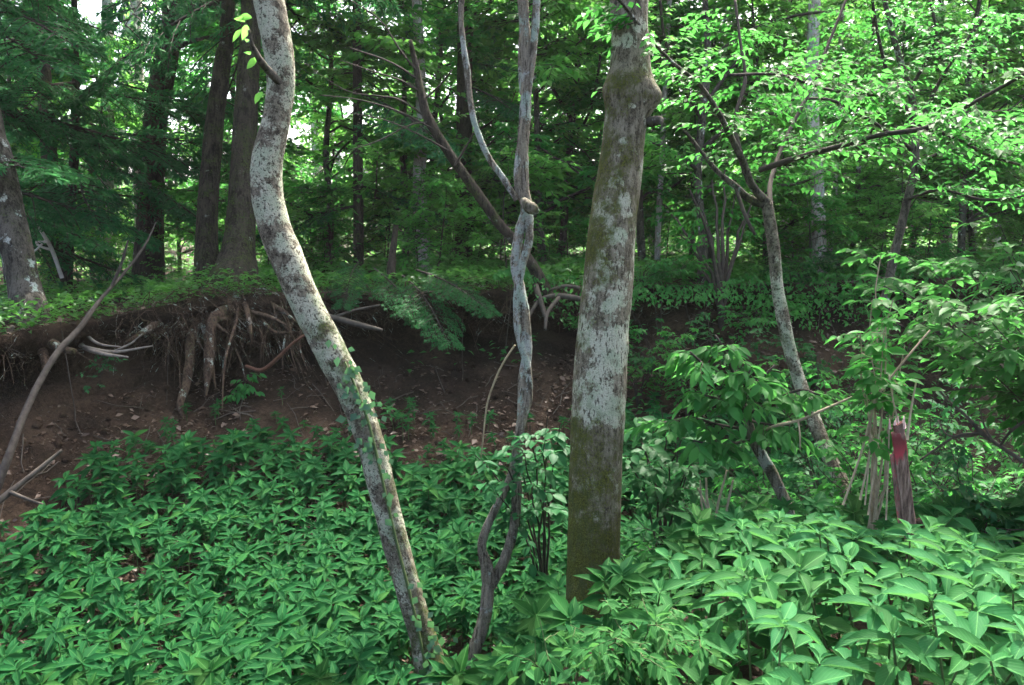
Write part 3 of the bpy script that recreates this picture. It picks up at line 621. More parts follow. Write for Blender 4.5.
# ---- bare roots of the root-plate fir and the mat that hangs under the lip
rt = [('rooted', [(238, 300, 14, 9.75), (222, 312, 14, 9.6), (213, 322, 13, 9.5), (210, 345, 11, 9.45), (208, 370, 11, 9.4), (206, 396, 6, 9.35)], 'root'),
      ('r', [(200, 318, 10, 9.75), (191, 338, 12, 9.6), (190, 360, 12, 9.5), (186, 385, 11, 9.4), (180, 405, 8, 9.3), (184, 420, 5, 9.2)], 'root'),
      ('r', [(238, 308, 3, 9.6), (236, 322, 3.4, 9.45), (229, 345, 3.2, 9.3), (224, 370, 3, 9.2), (222, 412, 2, 9.1)], 'root'),
      ('r', [(244, 300, 7, 9.7), (249, 320, 6, 9.5), (252, 345, 4, 9.45)], 'root'),
      ('r', [(252, 312, 5, 9.6), (272, 318, 5, 9.45), (288, 326, 4, 9.4)], 'root'),
      ('r', [(268, 302, 6, 9.8), (284, 312, 5, 9.55), (300, 325, 3, 9.4)], 'root'),
      ('r', [(215, 290, 9, 9.85), (190, 296, 9, 9.75), (170, 312, 10, 9.55), (150, 328, 9, 9.3), (125, 343, 6, 9.1)], 'root'),
      ('r', [(255, 292, 10, 9.9), (280, 298, 8, 9.8), (310, 296, 6, 9.8), (340, 290, 4, 9.8)], 'root'),
      ('r', [(228, 318, 5, 9.6), (215, 322, 5, 9.5), (230, 335, 4, 9.4)], 'root'),
      ('r', [(205, 282, 8, 10.0), (188, 292, 9, 9.9), (172, 298, 6, 9.8)], 'root'),
      ('r', [(262, 320, 4, 9.6), (275, 332, 4, 9.5), (300, 332, 3, 9.5)], 'root'),
      ('r', [(218, 330, 6, 9.7), (212, 360, 6, 9.6), (216, 390, 4, 9.5)], 'root')]
for k, (_, l_, m_) in enumerate(rt): obj('root', trunk(pixpts([(a_, b_, c_ * (.85 if i_ < len(l_) - 1 else .3), d_ - np.interp(b_, [285, 300, 320, 400], [.15, .3, .5, .65])) for i_, (a_, b_, c_, d_) in enumerate(l_)], 9.6), .02, 10, .16, 14, 50 + k), M[m_], t_root)
for k in range(44):
    x0 = U(175, 300); y0 = U(292, 318); ln = U(25, 75); dx = rng.normal(0, 22); d0 = 9.55 - .25 * (x0 > 250) * 0; w0 = U(1.2, 3.6)
    pth = [(x0, y0, w0, d0), (x0 + dx * .4 + U(-5, 5), y0 + ln * .3, w0 * .85, d0 - .3), (x0 + dx * .7 + U(-6, 6), y0 + ln * .65, w0 * .6, d0 - .42), (x0 + dx + U(-6, 6), y0 + ln, w0 * .2, d0 - .45)]
    obj('root', trunk(pixpts(pth, 9.6), .03, 7, .14, 14, 100 + k), M['root'], t_root)
t4r = [[(34, 335, 14, 8.3), (46, 340, 12, 8.15), (60, 348, 9, 8.0), (75, 352, 6, 7.95)], [(26, 340, 14, 8.2), (14, 348, 10, 8.05), (0, 352, 8, 7.95)], [(38, 342, 12, 8.2), (44, 356, 9, 8.0), (46, 372, 5, 7.9)]]
for k, l_ in enumerate(t4r): obj('root', trunk(pixpts(l_, 8.2), .02, 10, .14, 12, 70 + k), M['root'], t_left)

# tangle of fine rootlets under the whole lip
n = 1900
x = np.concatenate([U(-5.2, 2.5, 1200), U(-3.7, -2.0, 700)]); y = edgeY(x) - .12 + rng.normal(0, .09, n); z = topz(x) + U(-.3, .1, n)
K = 6; t_ = np.linspace(0, 1, K)[None, :, None]; Ln = np.concatenate([U(.08, .4, 1200), U(.12, .7, 700)]) * (1 - .5 * (x > .5))
d = np.stack([rng.normal(0, .9, n), rng.normal(-.25, .4, n), rng.normal(.15, .35, n)], -1)
Pt = np.stack([x, y, z], -1)[:, None] + d[:, None] * Ln[:, None, None] * t_ - np.array([0, 0, 1.]) * Ln[:, None, None] * (t_ ** 1.4)
Pt[:, 1:] += np.cumsum(rng.normal(0, .035, (n, K - 1, 3)), 1)
obj('hanging_rootlets', tubes(Pt, np.linspace(1, .4, K)[None] * (.0018 + .006 * rng.random(n) ** 4)[:, None], 4), M['root'], kind='stuff', label='tangle of fine roots hanging from the overhanging bank lip', cat='roots')

# ------------------------------------------------------------------ dead sticks and branches
def stick(name, label, lists, mat, cat='branch', depth=8, bump=.1, nseg=10, child='twig', group=None):
    p = pixpts(lists[0], depth); t = thing(name, label, cat, p[0][:3], group)
    for k, l_ in enumerate(lists):
        obj('branch' if k == 0 else child, trunk(pixpts(l_, depth), .02, nseg if k == 0 else 6, bump, 14, 80 + k), M[mat], t)
    return t
stick('dead_branch', 'long grey dead branch slanting from the bank lip down to the left edge', [[(-8, 496, 12, 6.9), (8, 458, 8, 7.0), (22, 420, 7, 7.2), (38, 385, 6.5, 7.4), (58, 352, 6.5, 7.6), (78, 330, 6, 7.8), (100, 300, 4, 8.2), (125, 272, 3, 8.5), (145, 245, 2.2, 8.7), (156, 222, 1.2, 8.9)], [(112, 286, 4, 8.3), (122, 262, 3, 8.3), (128, 240, 2, 8.3)]], 'greystick')
stick('dead_branch', 'short grey stick lying on bare soil by the left edge', [[(-6, 505, 8, 6.8), (15, 488, 6, 6.9), (38, 470, 5, 7.0), (62, 450, 3, 7.1)], [(10, 492, 4, 6.85), (30, 500, 3, 6.8), (45, 505, 2, 6.8)]], 'deadwood')
stick('fallen_branch', 'weathered pale branches lying out over the dark undercut', [[(74, 334, 5, 8.6), (84, 347, 5, 8.4), (104, 354, 4, 8.1), (128, 357, 1.5, 7.9)], [(80, 346, 4, 8.4), (112, 352, 4, 8.1), (152, 346, 1.5, 7.9)], [(78, 326, 4, 8.6), (97, 343, 3, 8.3), (122, 347, 1, 8.1)], [(112, 352, 2.5, 8.1), (130, 344, 2, 8.0), (142, 334, 1, 8.0)]], 'palewood')
stick('dead_branch', 'thin reddish-brown bent twig beside the root-plate fir', [[(246, 366, 3, 9.0), (262, 370, 4, 8.9), (278, 358, 4, 8.8), (292, 344, 3, 8.7), (308, 333, 2.5, 8.6)]], 'rootred')
stick('dead_branch', 'bleached white dead branch with side twigs behind the curved left-edge trunk', [[(62, 278, 4, 10.2), (52, 250, 4, 10.1), (42, 232, 3.5, 10), (36, 222, 2, 10)], [(52, 250, 3, 10.1), (40, 246, 2.5, 10), (26, 236, 2, 10)], [(48, 242, 3, 10), (34, 242, 2, 10), (22, 246, 1.5, 10)], [(46, 240, 2.5, 10), (36, 250, 2, 10), (28, 256, 1.5, 10)]], 'bleached')
stick('root_branch', 'pale crooked dead wood lying on the bank edge left of the mossy trunk', [[(585, 300, 5, 9.6), (570, 297, 6, 9.6), (552, 296, 5, 9.6), (538, 302, 4, 9.6), (528, 318, 3, 9.5)], [(560, 296, 4, 9.6), (548, 312, 4, 9.4), (545, 330, 3, 9.3)], [(580, 288, 4, 9.7), (565, 286, 4, 9.7), (550, 290, 3, 9.7)], [(535, 285, 7, 9.7), (540, 300, 6, 9.6), (546, 318, 4, 9.5)]], 'deadwood')
stick('fallen_branch', 'brown branch lying along the bank edge behind the leaning trunk', [[(310, 312, 4, 9.4), (335, 318, 6, 9.4), (360, 325, 6, 9.3), (382, 330, 3, 9.2)], [(335, 317, 4, 9.4), (355, 310, 3, 9.4), (380, 305, 2, 9.4)]], 'deadwood')
stick('dead_twig', 'thin pale twig hanging down beside the twisted tree', [[(515, 345, 2, 5.65), (505, 360, 2, 5.7), (496, 378, 2, 5.75), (487, 405, 1.7, 5.8), (483, 440, 1.4, 5.85), (481, 458, 1, 5.9)]], 'cane')
stick('dead_twig', 'pale curved bare twig in front of the pointed-leaf shrub', [[(752, 436, 3, 5.0), (775, 426, 3.2, 4.9), (800, 420, 3, 4.85), (825, 409, 2.8, 4.8), (852, 397, 2, 4.8)], [(798, 420, 2, 4.85), (800, 435, 2, 4.8), (800, 450, 1.5, 4.8)]], 'cane')
stick('dead_branch', 'grey bare forked twig on the slope right of the red-topped post', [[(1030, 466, 4, 4.7), (1000, 446, 4, 4.8), (982, 433, 4, 4.85), (965, 415, 3, 4.9), (950, 402, 2.5, 5), (937, 388, 2, 5.1)], [(982, 433, 3, 4.85), (955, 437, 3, 4.9), (920, 460, 2, 5)], [(992, 440, 3, 4.8), (984, 425, 2, 4.8), (979, 405, 1.5, 4.8)], [(1000, 446, 3, 4.8), (1010, 432, 3, 4.7), (1026, 420, 3, 4.6)], [(985, 434, 2, 4.9), (950, 436, 2, 4.9), (938, 420, 1.5, 5)]], 'deadwood')
for (l_, lab) in (([(742, 540, 4, 4.9), (722, 500, 4, 4.9), (718, 470, 3, 4.9)], 'pale cut stem standing in a small clump below the shrub'), ):
    pass
t = thing('dry_stems', 'clump of pale dry broken stems below the pointed-leaf shrub', 'stems', onground(715, 5.1))
for l_ in ([(718, 545, 4), (708, 505, 4), (706, 478, 3)], [(716, 545, 4), (717, 510, 4), (727, 470, 3)], [(722, 545, 4), (712, 520, 4), (698, 488, 2.5)], [(724, 545, 4), (727, 510, 4), (733, 480, 3)], [(714, 545, 3), (703, 512, 3), (700, 480, 2)]):
    obj('stem', trunk(pixpts([(a_, b_, c_ * .65) for a_, b_, c_ in l_], 5.1), .02, 8, .08, 14, 3), M['cane'], t)

# ------------------------------------------------------------------ post with the red top
def post():
    top, bot = P(897, 424, 3.75), P(911, 540, 3.75)
    t = thing('marker_post', 'short leaning wooden post with a faded red painted splintered top', 'post', (bot[0], bot[1], g1(bot[0], bot[1])))
    axis = norm(top - bot); side = norm(np.cross(axis, np.array([.35, 1, 0]))); dep = np.cross(side, axis); W = .026
    def slab(a, b, hw, hd, off=0., m=0, rag=0., nseg=10):
        rowsn = 24; V = []
        sq = []
        nS = 8
        for k in range(nS * 4):
            e, f = divmod(k, nS); f = -1 + 2 * f / nS
            p = [(f, -1), (1, f), (-f, 1), (-1, -f)][e]; l = max(abs(p[0]), abs(p[1])); rr = (abs(p[0]) ** 8 + abs(p[1]) ** 8) ** (1 / 8); sq.append((p[0] / rr, p[1] / rr))
        sq = np.array(sq)
        for r_ in range(rowsn + 1):
            c0 = a + (b - a) * r_ / rowsn + side * off
            ring = c0 + side * (sq[:, :1] * hw) + dep * (sq[:, 1:] * hd)
            ring = ring + norm(ring - c0) * (vnoise(ring * np.array([1, 1, .15]), 70, 5, 2) * .0035)[:, None]
            if r_ == rowsn: ring = ring + axis * (rag * vnoise(ring, 60, 8, 2))[:, None]
            V.append(ring)
        V.append(np.repeat((V[-1].mean(0) + axis * rag * .2)[None], len(sq), 0))
        V = np.array(V); nn = len(sq); k = np.arange(len(V) - 1)[:, None]; j = np.arange(nn)[None]; j2 = (j + 1) % nn
        return Chunk(V, np.stack([k * nn + j, k * nn + j2, (k + 1) * nn + j2, (k + 1) * nn + j], -1), None, m)
    mid = top - axis * .035
    def painted(c):
        h = (c.V - bot) @ axis / np.linalg.norm(top - bot); sd_ = (c.V - bot) @ side / W
        c.attrs['paint'] = np.interp(h, [.55, .66, .78, .84, .93, 1.1], [-.5, -.12, .22, .2, .02, .1]) + .06 * sd_
        c.attrs['old'] = np.interp(h, [.74, .86], [0, 1]); return c
    obj('post', painted(slab(bot - axis * .1, mid, W, W, 0)), M['post'], t)
    obj('split_top', painted(slab(mid - axis * .02, top, W * .82, W * .85, -.005, rag=.035)), M['post'], t)
    obj('splint', slab(bot + axis * .02, bot + axis * .36, -.0 + .009, .016, W + .008, rag=.03), M['post'], t)
    for k in range(9):
        b0 = top + side * U(-.03, .03) + dep * U(-.03, .02) - axis * .02
        obj('splinter', trunk(np.array([[*b0, .005], [*(b0 + axis * U(.015, .03)), .0045], [*(b0 + axis * U(.03, .055) + side * U(-.006, .006)), .001]]), .01, 6, .2, 50, k), M['cutwood'], t)
post()
p_ = P(930, 527, 3.85); t = thing('wood_chunk', 'small broken piece of brown wood lying at the foot of the red-topped post', 'wood', p_)
obj('wood', trunk(np.array([[*P(904, 528, 3.85), .016], [*P(922, 522, 3.85), .022], [*P(938, 527, 3.8), .014]]), .01, 14, .45, 22, 6), M['root'], t)

# ------------------------------------------------------------------ right-hand small tree and its spreading canopy
def spray_set(t, paths, m, n, Lt, leafL, asp, mat, tpl=T_MID, wmat='twig', droop=.15, flat=.3, t0=.15, name='crown', rad=.003, ldroop=.25):
    """limbs given as pixel paths; leaves on twigs along them"""
    tw, lv = [], []
    for pth in paths:
        s = spline(pixpts(pth, 6), .05)[:, :3]; idx = np.linspace(0, len(s) - 1, 14).astype(int); Pl = s[idx][None]
        a, b = leafy_crown(Pl, np.array([0.]), m, n, Lt, leafL, asp, tpl, t0=t0, droop=droop, flat=flat, rad=rad, ldroop=ldroop); tw.append(a); lv.append(b)
    obj(name, lv + tw, [M[mat], M[wmat]], t)

D5 = 6.3
rt_ = pixpts([(852, 505, 15, 5.9), (840, 478, 14, 6.0), (826, 450, 14, 6.1), (812, 415, 14, 6.2), (799, 380, 13, 6.3), (790, 350, 13, 6.3), (783, 318, 13, 6.3), (777, 285, 12, 6.3), (774, 250, 12, 6.3), (770, 222, 12, 6.3), (767, 203, 11, 6.3)], D5)
t_r = thing('small_tree', 'slender pale leaning tree on the right, forking into dark branches under a leafy canopy', 'tree', (rt_[0][0], rt_[0][1], g1(rt_[0][0], rt_[0][1])))
rt_ = np.vstack([[[rt_[0][0] + .12, rt_[0][1] - .1, rt_[0][2] - .35, .055]], rt_]); c = trunk(rt_, .02, 20, .08, 12, 90)
c.attrs['lichen'] = np.interp(c.V[:, 2], [P(0, 420, D5)[2], P(0, 390, D5)[2], P(0, 260, D5)[2], P(0, 230, D5)[2]], [-.05, .1, .06, -.15])
obj('trunk', c, M['bark_lean'], t_r)
RL = [[(767, 203, 9, 6.3), (752, 185, 8, 6.2), (742, 160, 7, 6.1), (730, 135, 6, 6.0), (714, 105, 5, 5.8), (697, 82, 4, 5.6), (672, 62, 3.4, 5.3), (648, 35, 3, 5.0), (615, -5, 3, 4.7)],
      [(767, 206, 9, 6.3), (748, 198, 8, 6.3), (735, 186, 7, 6.3), (718, 172, 5, 6.3), (700, 150, 4, 6.3), (684, 130, 3, 6.2)],
      [(760, 170, 6, 6.2), (790, 160, 6, 6.0), (815, 153, 6, 5.8), (840, 146, 5.5, 5.6), (880, 135, 5, 5.3), (925, 128, 5, 5.1), (960, 110, 4.5, 4.9), (1000, 88, 4, 4.7), (1040, 65, 4, 4.5)],
      [(742, 160, 5, 6.1), (735, 120, 4, 6.2), (745, 80, 4, 6.3), (740, 40, 3, 6.4), (735, 0, 3, 6.5)],
      [(925, 128, 4, 5.1), (955, 138, 3.5, 5.0), (990, 156, 3, 4.9), (1020, 165, 2.5, 4.8)],
      [(770, 205, 6, 6.3), (771, 180, 5, 6.5), (785, 140, 4, 6.8), (810, 90, 4, 7), (830, 40, 3, 7.2), (850, -10, 3, 7.4)],
      [(735, 186, 4, 6.3), (745, 215, 4, 6.2), (755, 235, 3, 6.2)],
      [(730, 75, 3, 6.0), (780, 75, 3, 5.8), (830, 90, 3, 5.6), (880, 95, 3, 5.4), (900, 85, 2, 5.3)]]
for l_ in RL: obj('limb', trunk(pixpts(l_, 6), .03, 8, .1, 10, 3), M['bark_grey' if l_[0][2] > 8 else 'twig'], t_r)
spray_set(t_r, [RL[0], RL[2], RL[3], RL[4], RL[5], RL[7]], 40, 13, .55, .068, .55, 'maple')

# branches of a tree behind, upper right
def canopy_tree(label, trunkpts, paths, m, n, Lt, leafL, mat, barkm='bark_grey', name='deciduous_tree', asp=.55, tpl=T_MID, flat=.35):
    b = trunkpts[np.argmin(trunkpts[:, 2])]
    t = thing(name, label, 'tree', (b[0], b[1], b[2]))
    obj('trunk', trunk(trunkpts, .05, 14, .07, 8, int(U(0, 99))), M[barkm], t)
    for l_ in paths: obj('limb', trunk(pixpts(l_, 8), .05, 7, .1, 8, 3), M['twig'], t)
    spray_set(t, paths, m, n, Lt, leafL, asp, mat, tpl=tpl, flat=flat)
    return t
canopy_tree('slim dark tree at upper right with thin branches rising through bright leaves', pixpts([(885, 300, 9, 8.6), (893, 260, 9, 8.6), (905, 210, 8, 8.6), (915, 160, 8, 8.6), (912, 100, 7, 8.6), (900, 60, 6, 8.5), (885, 0, 5, 8.4), (880, -80, 4, 8.4)], 8.6),
            [[(912, 120, 5, 8.6), (890, 80, 4, 8.4), (877, 30, 3, 8.2), (870, -20, 3, 8)], [(914, 140, 5, 8.6), (935, 90, 4, 8.5), (960, 50, 3, 8.4), (990, 10, 3, 8.2)], [(910, 90, 4, 8.5), (935, 40, 3, 8.3), (930, 0, 3, 8.2)], [(915, 165, 4, 8.6), (950, 150, 3, 8.3), (1000, 150, 3, 8), (1040, 130, 2, 7.8)], [(913, 150, 4, 8.6), (870, 120, 3, 8.3), (830, 100, 3, 8.0), (790, 100, 2, 7.8)], [(905, 200, 4, 8.6), (940, 190, 3, 8.3), (985, 200, 3, 8), (1030, 195, 2, 7.8)]], 34, 13, .7, .075, 'maple')
canopy_tree('leafy tree behind the right canopy with bright backlit foliage', pixpts([(700, 300, 9, 11), (703, 240, 9, 11), (698, 180, 8, 11), (702, 120, 8, 11), (708, 60, 7, 11), (705, 0, 6, 11), (700, -100, 5, 11)], 11),
            [[(702, 120, 5, 11), (680, 80, 4, 10.6), (665, 40, 3, 10.2), (660, 0, 3, 10)], [(700, 150, 5, 11), (740, 120, 4, 10.8), (790, 110, 3, 10.5), (830, 90, 2, 10.2)], [(708, 60, 4, 11), (750, 30, 3, 10.8), (800, 15, 3, 10.5), (850, 10, 2, 10)], [(702, 110, 5, 11), (730, 70, 4, 11.5), (760, 40, 3, 12), (800, 0, 3, 12)], [(698, 170, 4, 11), (670, 150, 3, 10.7), (645, 140, 2, 10.5)], [(699, 190, 4, 11), (740, 180, 3, 10.8), (790, 185, 3, 10.5), (830, 170, 2, 10.2)]], 34, 13, .8, .085, 'bright')
canopy_tree('leafy tree behind the mossy trunk showing yellow-green leaves on its left', pixpts([(560, 270, 7, 13), (566, 200, 7, 13), (572, 120, 7, 13), (580, 40, 6, 13), (585, -60, 5, 13)], 13),
            [[(570, 150, 4, 13), (590, 110, 3, 12.7), (600, 60, 3, 12.4), (605, 10, 2, 12)], [(572, 120, 4, 13), (550, 80, 3, 12.7), (545, 30, 3, 12.4)], [(568, 180, 4, 13), (595, 170, 3, 12.6), (560, 160, 3, 12.6)], [(578, 60, 4, 13), (620, 30, 3, 12.5), (660, 20, 2, 12)], [(566, 210, 3, 13), (540, 195, 3, 12.6), (505, 190, 2, 12.4)]], 34, 13, .8, .085, 'bright')
# overhead crowns of the near trees
def overhead(t, pts, h0, h1, nl, L, mat='maple', lL=.11, m=16, n=11):
    h = np.linspace(h0, h1, nl); q = along(pts, h); az = np.arange(nl) * 2.4 + U(0, 6); LL = L * rng.uniform(.6, 1.1, nl) * np.interp(h, [h0, h1], [1.1, .5])
    Pl, wl = limbs(q[:, :3], az, LL, rng.normal(.42, .15, nl), q[:, 3] * .5, wob=.1)
    tw, lv = leafy_crown(Pl, az, m, n, .9, lL, .55, T_MID, flat=.4)
    obj('crown', [lv, tw, wl], [M[mat], M['twig']], t)
overhead(t_big, bp_all, 5.0, 9.6, 16, 3.4)
overhead(t_lean, lp_all, 4.9, 8.8, 12, 2.8)

# ---- the dark second stem and multi-stem shrub on the right
sp2 = pixpts([(796, 545, 13, 5.2), (786, 505, 12, 5.2), (770, 470, 12, 5.2), (756, 445, 11, 5.2), (746, 415, 9, 5.2), (738, 385, 6, 5.2), (733, 365, 4, 5.2)], 5.2)
t_sh = thing('pointed_leaf_shrub', 'leaning dark-stemmed shrub with big drooping pointed leaves right of the mossy trunk', 'shrub', (sp2[0][0], sp2[0][1], g1(sp2[0][0], sp2[0][1])))
obj('stem', trunk(np.vstack([[[sp2[0][0] + .03, sp2[0][1], sp2[0][2] - .3, .04]], sp2]), .02, 12, .12, 14, 17), M['bark_vine'], t_sh)
def leaf_paths(t, paths, dstep, leafL, asp, mat, tpl, m=3, n=5, Lt=.22, wmat='twig', stemw=True, ldroop=.6, name='foliage', flat=.45, t0=.3):
    tw, lv = [], []
    for pth in paths:
        q = pixpts(pth, 5); s = spline(q, .03); tw.append(trunk(q, .04, 6, .1, 9, 2, 1)); idx = np.linspace(0, len(s) - 1, 12).astype(int)
        a, b = leafy_crown(s[idx][None, :, :3], np.array([0.]), m, n, Lt, leafL, asp, tpl, t0=t0, droop=.3, flat=flat, rad=.003, ldroop=ldroop); tw.append(a); lv.append(b)
    obj(name, lv + tw, [M[mat], M[wmat]], t)
leaf_paths(t_sh, [[(746, 415, 4, 5.2), (730, 390, 3, 5.1), (712, 372, 3, 5.0), (690, 352, 2, 4.9)], [(740, 390, 4, 5.2), (730, 365, 3, 5.1), (722, 345, 2, 5.0), (715, 335, 2, 5.0)], [(742, 400, 4, 5.2), (760, 380, 3, 5.1), (775, 365, 2, 5.1)], [(746, 415, 4, 5.2), (775, 400, 3, 5.1), (800, 390, 3, 5), (820, 395, 2, 4.9)], [(744, 405, 4, 5.2), (745, 385, 3, 5), (750, 370, 2, 4.8)], [(750, 430, 4, 5.2), (720, 425, 3, 5.1), (690, 418, 3, 5), (655, 425, 2, 4.9)], [(752, 440, 3, 5.2), (720, 445, 3, 5.0), (690, 440, 2, 4.9)], [(748, 420, 3, 5.2), (770, 425, 3, 5), (790, 425, 2, 4.9)], [(744, 400, 3, 5.2), (725, 400, 3, 5), (705, 395, 2, 4.8)]],
           0, .105, .46, 'shrub', T_OVATE, m=10, n=7, Lt=.26, ldroop=.35)
def shrub(name, label, base, tops, leafL, asp, mat, tpl=T_OVATE, m=6, n=6, Lt=.25, ldroop=.5, stem_r=.01, wmat='twig', group=None, arch=.35, t0=.35, flat=.45, cat='shrub'):
    """stems rising from one foot to given tops, leafed along the upper part"""
    base = np.asarray(base, float); t = thing(name, label, cat, base, group); tw, lv = [], []
    for tp in tops:
        tp = np.asarray(tp, float); s = np.linspace(0, 1, 9)[:, None]; md = (base + tp) / 2; md = md + np.array([-(tp - base)[0] * arch, -(tp - base)[1] * arch, .12 * np.linalg.norm(tp - base)])
        q = (1 - s) ** 2 * base + 2 * s * (1 - s) * md + s ** 2 * tp; q[1:-1] += rng.normal(0, .012, (7, 3))
        q[0, 2] -= .08
        tw.append(tubes(q, np.linspace(stem_r, stem_r * .3, 9), 6, 1))
        a, b = leafy_crown(q[None], np.array([0.]), m, n, Lt, leafL, asp, tpl, t0=t0, droop=.25, flat=flat, rad=.0025, ldroop=ldroop); tw.append(a); lv.append(b)
    obj('foliage', lv, [M[mat]], t); obj('stems', tw, [M[wmat], M[wmat]], t); return t
# dark many-stemmed bush on the terrace edge
b = onground(722, 10.0); shrub('multi_stem_shrub', 'many-stemmed dark bush on the bank edge behind the pointed-leaf shrub', b, [P(x, y, 10.2 + U(-.5, .5)) for x, y in ((665, 210), (690, 190), (700, 205), (712, 180), (735, 195), (750, 215), (760, 190), (680, 235), (725, 170))], .09, .5, 'maple', T_MID, m=7, n=8, Lt=.4, stem_r=.03, t0=.6)
# big-leaved bush at the right
b = onground(1085, 5.2); shrub('broad_leaf_bush', 'large arching bush with broad leaves along the right edge', b, [P(x, y, d) for x, y, d in ((900, 290, 4.4), (930, 270, 4.6), (965, 255, 4.7), (1000, 240, 4.6), (1030, 250, 4.5), (940, 300, 4.2), (985, 290, 4.2), (1020, 300, 4.0), (960, 330, 4.1), (1000, 345, 4.0), (915, 320, 4.6), (1030, 340, 4.2), (880, 300, 4.8), (975, 365, 4.3), (935, 345, 4.4), (1040, 290, 4.8), (870, 270, 4.9), (890, 320, 4.7), (950, 250, 5.0), (1010, 270, 4.4), (905, 255, 5.2), (990, 320, 4.1), (860, 250, 5.2), (1000, 225, 4.9))], .085, .5, 'shrub', T_OVATE, m=11, n=8, Lt=.32, stem_r=.007, ldroop=.12, t0=.45, flat=.35)
# light green sapling behind the post
b = onground(884, 4.3)
t = shrub('sapling', 'light green upright sapling with large leaves behind the red-topped post', b, [P(x, y, d) for x, y, d in ((881, 255, 4.2), (872, 300, 4.2), (893, 300, 4.1), (860, 330, 4.1), (905, 345, 4.2), (884, 330, 4.0), (872, 360, 4.0), (898, 372, 4.0))], .085, .5, 'maple', T_OVATE, m=7, n=5, Lt=.16, ldroop=.1, stem_r=.008, wmat='cane', t0=.5, arch=.1)
for l_ in ([(843, 505, 4), (862, 450, 4), (876, 395, 3)], [(868, 515, 3), (877, 450, 3), (884, 398, 3)], [(860, 500, 4), (868, 462, 3), (872, 435, 2)], [(907, 440, 5, 4.0), (911, 410, 4, 4.0), (916, 382, 3, 4.0)], [(899, 425, 3, 4.0), (893, 400, 3, 4.0), (889, 375, 2, 4.0)], [(886, 520, 3), (888, 470, 3), (890, 400, 2)], [(876, 398, 4), (895, 372, 4), (930, 330, 3)], [(865, 505, 3), (870, 440, 3), (866, 385, 2)]):
    obj('stem', trunk(pixpts([(e[0], e[1], e[2] * .6, *e[3:]) for e in l_], 4.15), .02, 8, .06, 12, 3), M['cane'], t)
# bluish low bush round the twisted tree
b = onground(545, 6.0); shrub('round_leaf_bush', 'low bluish bush spreading across the foot of the twisted tree', b, [P(x, y, d) for x, y, d in ((475, 455, 5.4), (505, 435, 5.5), (530, 425, 5.4), (548, 415, 5.5), (500, 460, 5.3), (545, 440, 5.2), (560, 425, 5.4), (525, 455, 5.2), (480, 480, 5.3))], .095, .62, 'bluish', T_OVATE, m=5, n=6, Lt=.2, ldroop=.15, flat=.25, t0=.5)
b = onground(668, 6.0); shrub('round_leaf_bush', 'low bluish bush right behind the mossy trunk', b, [P(x, y, d) for x, y, d in ((635, 415, 5.8), (660, 405, 5.7), (690, 420, 5.6), (640, 440, 5.5), (675, 440, 5.4), (705, 440, 5.5), (650, 465, 5.4), (625, 455, 5.6), (690, 465, 5.4))], .095, .6, 'bluish', T_OVATE, m=6, n=6, Lt=.22, ldroop=.2, flat=.3, t0=.45)
# twig with small leaves in the undercut
b = P(105, 352, 8.3); shrub('hanging_sprig', 'small leafy sprig hanging in the dark undercut under the pale branches', b, [P(x, y, 8.0) for x, y in ((88, 372), (98, 385), (82, 395), (110, 378), (118, 366))], .045, .55, 'bluish', T_MID, m=4, n=6, Lt=.14, stem_r=.004, ldroop=.1, t0=.3, cat='sprig')
b = onground(240, 9.0); shrub('small_plant', 'small dark green plant on the soil right of the hanging roots', b, [P(x, y, 8.9) for x, y in ((232, 395), (243, 385), (250, 375), (255, 392), (240, 405))], .08, .5, 'shrub', T_OVATE, m=4, n=5, Lt=.14, stem_r=.005, t0=.3, cat='plant')

# undergrowth shrubs over the right slope and terrace edge
spots = [(900, 400, 5.4), (940, 440, 5.2), (980, 440, 5.0), (1015, 420, 5.2), (870, 470, 5.3), (930, 380, 6.0), (640, 290, 10.2), (670, 280, 10.4), (790, 280, 10.6), (840, 290, 10.4), (880, 280, 10.8), (760, 350, 9.2), (820, 360, 8.6), (610, 300, 10), (660, 300, 9.3), (690, 330, 9.0), (640, 330, 9.2), (720, 320, 9.2), (840, 330, 8.4), (860, 360, 7.8), (830, 400, 7.2), (880, 420, 6.6), (780, 440, 6.4), (720, 480, 6.2), (940, 410, 6.8), (980, 400, 7.0), (1020, 380, 7.2), (900, 450, 6.0), (960, 460, 5.8), (1010, 480, 5.4), (830, 480, 5.8), (770, 500, 5.7), (690, 520, 5.8), (650, 540, 5.6), (740, 540, 5.0), (820, 340, 9.5), (900, 300, 9.6), (970, 300, 9.8), (850, 270, 11), (930, 260, 11.5), (1000, 260, 11), (960, 500, 4.8), (1000, 510, 4.7), (850, 500, 5.0), (800, 510, 5.0), (750, 310, 10), (790, 300, 10.3)]
for k, (px, py, d) in enumerate(spots):
    b = onground(px, d); top = P(px, py, d); h = max(.35, top[2] - b[2])
    shrub('slope_shrub', 'leafy green undergrowth shrub on the shaded right-hand slope', b, [b + np.array([U(-.55, .55), U(-.45, .3), h * U(.55, 1.1)]) for _ in range(8)], .07, .55, ('shrub', 'maple', 'bluish')[k % 3], T_MID, m=7, n=8, Lt=.24, stem_r=.006, t0=.25, group='undergrowth shrubs on the right slope', ldroop=.25)

